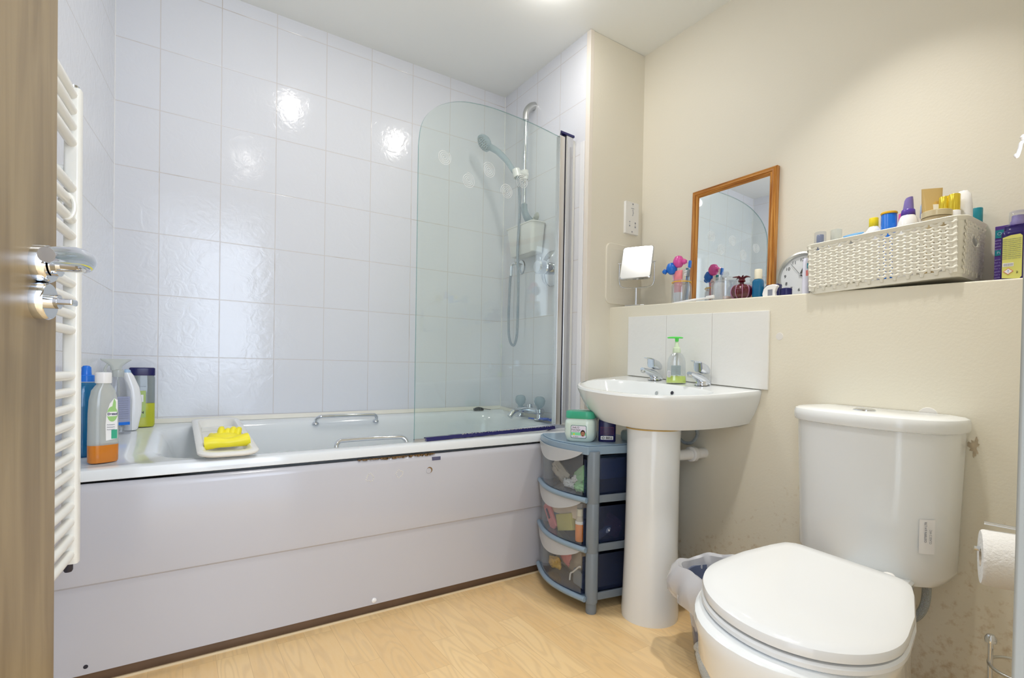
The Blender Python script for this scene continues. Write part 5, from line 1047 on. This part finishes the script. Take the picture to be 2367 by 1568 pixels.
for k in range(12): mb.box(-0.0192, -0.0190, 0.0052+k*0.0014, 0.0058+k*0.0014, 0.0395, 0.0465)
obj('bars', mb, 'greyink', bc)
hz = MB().prism([(0.0, 0.009), (0.009, 0), (0, -0.009), (-0.009, 0)], 0, 0.0004); hz.xf(facing((-0.0189, 0.013, 0.025), (-1, 0, 0))); hz_ = obj('hazard_diamond', hz, mat('red_outline', (0.75, 0.2, 0.15), 0.4), yl)
hz = MB().prism([(0.0, 0.0072), (0.0072, 0), (0, -0.0072), (-0.0072, 0)], 0, 0.0004); hz.xf(facing((-0.0193, 0.013, 0.025), (-1, 0, 0))); obj('diamond_panel', hz, 'labelw', hz_); text('mark', '!', 0.010, 'blue', hz_, facing((-0.0199, 0.013, 0.025), (-1, 0, 0)))
text('recycling_mark', '2', 0.008, 'black', yl, facing((-0.0190, -0.002, 0.021), (-1, 0, 0)))

# ------------------------------------------------------------------ bottles at the left end of the bath
def bz(x, y): return zb(x, y)
dx, dy = -0.104, -0.612
db_ = thing('antiseptic_bottle', 'tall milky bottle with white cap and amber liquid on the bath corner', 'bottle', (dx, dy, bz(dx, dy)), (0, 0, radians(28)))
de = lambda a, b, z: sell(0, 0, a, b, z, 2.5, 36)
obj('bottle_body', MB().loft([de(0.034, 0.020, 0.0465), de(0.033, 0.0195, 0.13), de(0.031, 0.019, 0.165), de(0.026, 0.017, 0.190), de(0.018, 0.015, 0.202), de(0.0145, 0.0145, 0.206), de(0.0145, 0.0145, 0.212)]), 'milky', db_)
obj('liquid', MB().loft([de(0.031, 0.018, 0), de(0.0335, 0.020, 0.004), de(0.034, 0.020, 0.046), de(0.0335, 0.0195, 0.0465)]), 'orange', db_)
obj('cap', MB().lathe([(0.0175, 0.210), (0.018, 0.212), (0.018, 0.237), (0.016, 0.2385), (0.001, 0.239)], 28), 'wht', db_)
DL = lambda x, z, o=0.0: facing((x, -0.0200-o, z), (0, -1, 0))
mb = MB(); P = [(-0.002, 0.058), (0.024, 0.062), (0.024, 0.165), (0.016, 0.170), (0.006, 0.155), (-0.001, 0.130), (-0.003, 0.10)]
mb.loft([[(x, -0.0195-0*x, z) for x, z in P], [(x, -0.0203, z) for x, z in P]], smooth=False); ll = obj('label', mb, 'labelw', db_)
obj('green_oval', MB().lathe([(0.012, 0), (0.012, 0.0003)], 28, sy=1.7).xf(DL(0.012, 0.128, 0.0003)), 'pgrn', ll)
obj('green_spire', MB().prism([(0.010, 0.140), (0.020, 0.140), (0.020, 0.160), (0.016, 0.170)], 0, 0.0003).xf(Matrix(((1, 0, 0, 0), (0, 0, -1, -0.0204), (0, 1, 0, 0), (0, 0, 0, 1)))), 'pgrn', ll)
obj('name_band', plate(0.000, 0.0235, 0.122, 0.134, -0.0207, 0.0002, 0.004), 'labelw', ll); text('label_text', 'Dettol', 0.0085, 'navy', ll, DL(0.0120, 0.128, 0.0010), bold=0.0003)
obj('green_block', plate(0.010, 0.0235, 0.062, 0.086, -0.0204, 0.0002, 0.0005), 'green', ll)
for k in range(3): text('label_text', 'Antiseptic', 0.0045, 'greyink', ll, DL(0.009, 0.100-k*0.0065, 0.0006))
t = thing('blue_jug', 'tall blue bottle with blue pouring spout behind the towel rail', 'bottle', (-0.150, -0.515, bz(-0.15, -0.515)), (0, 0, radians(20)))
obj('bottle_body', MB().loft([sell(0, 0, a, b, z, 2.6, 32) for a, b, z in ((0.030, 0.022, 0), (0.032, 0.024, 0.005), (0.033, 0.024, 0.12), (0.032, 0.023, 0.18), (0.025, 0.019, 0.198), (0.017, 0.016, 0.203))]), 'bluegl', t); obj('collar', MB().lathe([(0.0185, 0.205), (0.0185, 0.222), (0.016, 0.224)], 24), 'blue', t); obj('spout', MB().lathe([(0.012, 0.222), (0.011, 0.244), (0.007, 0.249), (0.001, 0.250)], 20), 'blue', t)
sx2, sy2 = -0.104, -0.190
sp = thing('spray_bottle', 'clear trigger spray bottle with printed blue label in the bath corner', 'spray bottle', (sx2, sy2, bz(sx2, sy2)), (0, 0, radians(20)))
obj('bottle_body', MB().loft([sell(0, 0, a, b, z, 2.5, 32) for a, b, z in ((0.036, 0.024, 0), (0.038, 0.026, 0.005), (0.038, 0.026, 0.11), (0.034, 0.024, 0.145), (0.024, 0.019, 0.172), (0.015, 0.0145, 0.186), (0.015, 0.0145, 0.200))]), 'clearp', sp)
obj('neck_collar', MB().lathe([(0.017, 0.190), (0.017, 0.212), (0.013, 0.215)], 24), 'milky', sp)
mb = MB().loft([sell(-0.006, 0, a, b, z, 3, 24) for a, b, z in ((0.014, 0.011, 0.212), (0.016, 0.012, 0.226), (0.030, 0.012, 0.238), (0.042, 0.012, 0.246), (0.043, 0.012, 0.250))]); obj('trigger_head', mb, 'milky', sp)
obj('trigger', MB().tube(smooth_path([(-0.028, 0, 0.232), (-0.036, 0, 0.215), (-0.030, 0, 0.195)]), 0.004, 8), 'milky', sp); obj('dip_tube', MB().tube([(0, 0, 0.20), (0.006, 0, 0.012)], 0.003, 8), 'milky', sp)
l4 = obj('label', plate(-0.026, 0.026, 0.03, 0.125, -0.0262, 0.0002, 0.003), clear('sheer_label', (0.70, 0.73, 0.86), 0.5, (0.55, 0.58, 0.76)), sp)
for k in range(10): text('label_text', 'bath cleaner lime scale' if k % 2 else 'spray rinse wipe leave', 0.0048, 'greyink', l4, facing((0, -0.0267, 0.118-k*0.0072), (0, -1, 0)))
obj('blue_strip', plate(-0.026, 0.026, 0.030, 0.040, -0.0266, 0.0002, 0.001), 'blue', l4)
t = thing('white_bottle', 'curved white shampoo bottle with pale blue top next to the clear spray bottle', 'bottle', (-0.074, -0.130, bz(-0.074, -0.13)), (0, 0, radians(10)))
obj('bottle_body', MB().loft([sell(cx0, 0, a, b, z, 2.4, 28) for cx0, a, b, z in ((0.0, 0.018, 0.016, 0), (0.002, 0.020, 0.018, 0.005), (0.010, 0.022, 0.019, 0.06), (0.012, 0.021, 0.018, 0.10), (0.006, 0.019, 0.017, 0.15), (-0.006, 0.015, 0.015, 0.190), (-0.010, 0.012, 0.013, 0.200))]), 'wht', t); obj('cap', MB().loft([sell(-0.010, 0, a, b, z, 2.4, 24) for a, b, z in ((0.012, 0.0125, 0.200), (0.010, 0.011, 0.208), (0.004, 0.005, 0.212))]), 'lblue', t)
t = thing('shower_gel', 'shower gel bottle with navy cap and yellow-green liquid in the bath corner', 'bottle', (-0.044, -0.065, bz(-0.044, -0.065)), (0, 0, radians(5)))
sg = lambda a, b, z: sell(0, 0, a*1.12, b, z*1.05, 3.2, 32)
obj('bottle_body', MB().loft([sg(0.034, 0.021, 0.081), sg(0.034, 0.021, 0.168), sg(0.032, 0.020, 0.176)]), clear('smoky_gel_bottle', (0.70, 0.74, 0.74), 0.35, (0.42, 0.47, 0.47)), t)
obj('liquid', MB().loft([sg(0.031, 0.019, 0), sg(0.034, 0.021, 0.006), sg(0.034, 0.021, 0.080), sg(0.033, 0.020, 0.081)]), 'ygreen', t); obj('cap', MB().loft([sg(0.034, 0.021, 0.176), sg(0.0345, 0.0215, 0.178), sg(0.0345, 0.0215, 0.200), sg(0.032, 0.019, 0.203)]), 'navy', t)
l5 = obj('label', plate(-0.022, 0.010, 0.034, 0.130, -0.0215, 0.0003, 0.002), mat('lime_label', (0.42, 0.55, 0.16), 0.4), t); obj('white_patch', plate(-0.018, 0.003, 0.090, 0.116, -0.0220, 0.0002, 0.001), 'labelw', l5); text('label_text', 'ZEN', 0.012, 'black', l5, facing((-0.007, -0.0222, 0.052), (0, -1, 0)), bold=0.0004); text('label_text', 'shower gel', 0.006, 'greyink', t, facing((-0.002, -0.0217, 0.146), (0, -1, 0)))

# ------------------------------------------------------------------ bath rack and gloves
ty0, ty1 = -0.725, -0.060; tlt = math.atan(0.045/0.70)
tr = thing('bath_rack', 'long white bath tray resting across the tub rims', 'bath tray', (0.185, -0.3925, zb(0.185, -0.3925)+0.0015), (tlt, 0, 0))
def trr(hx, hy, z, r_=0.04): return rr(-hx, hx, -hy, hy, r_, z, 8)
mb = MB().loft([trr(0.052, 0.26, -0.010, 0.03), trr(0.056, 0.272, -0.008, 0.032), trr(0.062, 0.285, 0.006, 0.036), trr(0.074, 0.322, 0.009, 0.045), trr(0.078, 0.328, 0.014, 0.048), trr(0.078, 0.328, 0.018, 0.048), trr(0.074, 0.322, 0.021, 0.046), trr(0.060, 0.290, 0.020, 0.040), trr(0.056, 0.284, 0.016, 0.038), trr(0.050, 0.265, -0.004, 0.03)])
for q_ in range(len(mb.v)):
    x, y, z = mb.v[q_]
    if y < -0.22: pass
obj('tray_body', mb, mat('cream_white_plastic', (0.85, 0.84, 0.79), 0.25), tr)
obj('raised_divider', MB().box(-0.050, 0.050, 0.16, 0.165, -0.004, 0.012, b=0.001), mat('tray_divider', (0.82, 0.81, 0.77), 0.3), tr)
def glove(label, yoff, seed, zo=0.0, group='yellow rubber gloves on the bath tray'):
    t = thing('rubber_glove', label, 'glove', (0.188, -0.575+yoff, zb(0.188, -0.575+yoff)+0.006+zo), (tlt, 0, 0)); rnd = random.Random(seed); return t
g1 = glove('yellow rubber glove rolled across the front of the bath tray', -0.012, 1, 0.008)
pts = [(-0.058, 0.0, 0.012), (-0.030, -0.004, 0.014), (0.0, -0.004, 0.012), (0.03, -0.002, 0.015), (0.056, 0.004, 0.018)]
obj('cuff_roll', MB().tube(smooth_path(pts), 0.016, 18, radii=[0.017+0.003*cos(2*pi*i/32) for i in range(33)]), 'yellow', g1)
g2 = glove('yellow rubber glove bunched behind the rolled one with fingers up', 0.055, 2, 0.004)
mb = MB().loft([sell(-0.005, 0, a, b, z, 2.5, 28) for a, b, z in ((0.045, 0.040, 0.0), (0.050, 0.042, 0.008), (0.046, 0.036, 0.022), (0.036, 0.024, 0.030), (0.02, 0.010, 0.034))]); obj('palm', mb, 'yellow', g2)
for k, (x, h) in enumerate(((-0.012, 0.042), (0.004, 0.036), (0.018, 0.040), (0.032, 0.038), (-0.036, 0.022))):
    obj('finger', MB().tube(smooth_path([(x, -0.004, 0.010), (x*1.05, 0.006, h*0.75), (x*1.1+0.003, 0.020, h), (x*1.1+0.006, 0.036, h*0.9)]), 0.010, 14, radii=[0.011-0.004*(i/24)**2 for i in range(25)]), 'yellow', g2)

# ------------------------------------------------------------------ toilet roll stand
rs = thing('toilet_roll_stand', 'chrome free-standing toilet roll holder at the right edge', 'toilet roll holder', (1.508, -2.098, 0))
ax = Vector((0.33, -0.944, 0)).normalized(); bx_ = Vector((0.944, 0.33, 0)).normalized()
obj('base_plate', MB().lathe([(0.075, 0), (0.075, 0.006), (0.070, 0.008), (0.001, 0.009)], 40), 'chrome', rs)
obj('pole', MB().tube([(0, 0, 0.008), (0, 0, 0.515)], 0.006, 14), 'chrome', rs)
obj('roll_arm', MB().tube(smooth_path([tuple(ax*0.0+Vector((0, 0, 0.4545))), tuple(ax*-0.06+Vector((0, 0, 0.458))), tuple(ax*-0.115+Vector((0, 0, 0.462)))]), 0.005, 12), 'chrome', rs)
obj('top_bar', MB().tube([tuple(Vector((0, 0, 0.512))), tuple(ax*-0.10+bx_*0.005+Vector((0, 0, 0.517)))], 0.0035, 12), 'chrome', rs)
obj('finial', MB().box(-0.008, 0.008, -0.008, 0.008, 0.505, 0.521, b=0.003).xf(XF(ax*-0.020)), 'chrome', rs)
for (o_, h_) in ((-0.098, 0.275), (0.0, 0.275)):
    pass
cg = ax*-0.085+bx_*0.0
obj('cage_rod', MB().tube([(cg.x, cg.y, 0.006), (cg.x, cg.y, 0.272)], 0.0045, 12).lathe([(0.001, 0.266), (0.010, 0.270), (0.0105, 0.279), (0.006, 0.286), (0.001, 0.287)], 12, c=(cg.x, cg.y, 0)), 'chrome', rs)
hoop = [tuple(cg*(0.5)+Vector((0, 0, 0.226))+ax*(-0.045*cos(a))+bx_*(0.052*sin(a))) for a in [2*pi*k/40 for k in range(40)]]
obj('cage_hoop', MB().tube(hoop, 0.0032, 10, closed=True), 'steel', rs)
rl_ = thing('toilet_roll', 'white toilet roll hanging on the chrome holder at the right edge', 'toilet roll', (1.508, -2.098, 0.4575))
RA = facing((0, 0, 0), tuple(ax)); mb = MB(); 
mb.lathe([(0.0205, -0.105), (0.054, -0.105), (0.0565, -0.102), (0.057, -0.098), (0.057, -0.012), (0.0565, -0.008), (0.054, -0.005), (0.0205, -0.005), (0.0205, -0.105)], 48, cap=False); mb.xf(RA @ Matrix.Rotation(radians(0), 4, 'Z')); mb.xf(XF((0, 0, -0.012))); obj('paper_roll', mb, 'paper', rl_)
mb = MB().lathe([(0.0205, -0.105), (0.0205, -0.005), (0.0190, -0.005), (0.0190, -0.105), (0.0205, -0.105)], 32, cap=False); mb.xf(RA); mb.xf(XF((0, 0, -0.012))); obj('card_core', mb, 'beige', rl_)
# white hook on the door frame
t = thing('robe_hook', 'small white plastic hook on the door frame at the right edge', 'hook', (0.630, -2.2255, 1.014)); obj('hook_body', MB().tube(smooth_path([(0.004, 0.0, 0.004), (0.0, 0.002, 0.002), (0.0, 0.003, -0.003), (-0.002, 0.004, -0.009), (-0.001, 0.005, -0.007)]), 0.0014, 10), 'wht', t); obj('hook_knob', MB().lathe([(0.001, -0.002), (0.0022, 0), (0.001, 0.002)], 14, c=(-0.0005, 0.001, 0.006)), 'wht', t)

# groups for the repeats
for o in bpy.data.objects:
    if o.parent or 'category' not in o: continue
    n_ = o.name.split('.')[0]
    if n_ == 'downlight': o['group'] = 'ceiling downlights'
    elif n_ == 'rubber_glove': o['group'] = 'yellow rubber gloves on the bath tray'
    elif n_ == 'toothbrush' and o.location.z > 1.1 and o.location.x > 1.70: o['group'] = 'toothbrushes in the glass jar'
    elif n_ == 'clear_cap_bottle': o['group'] = 'clear capped bottles in the basket'
    elif n_ == 'gold_cap_bottle': o['group'] = 'gold capped bottles in the basket'
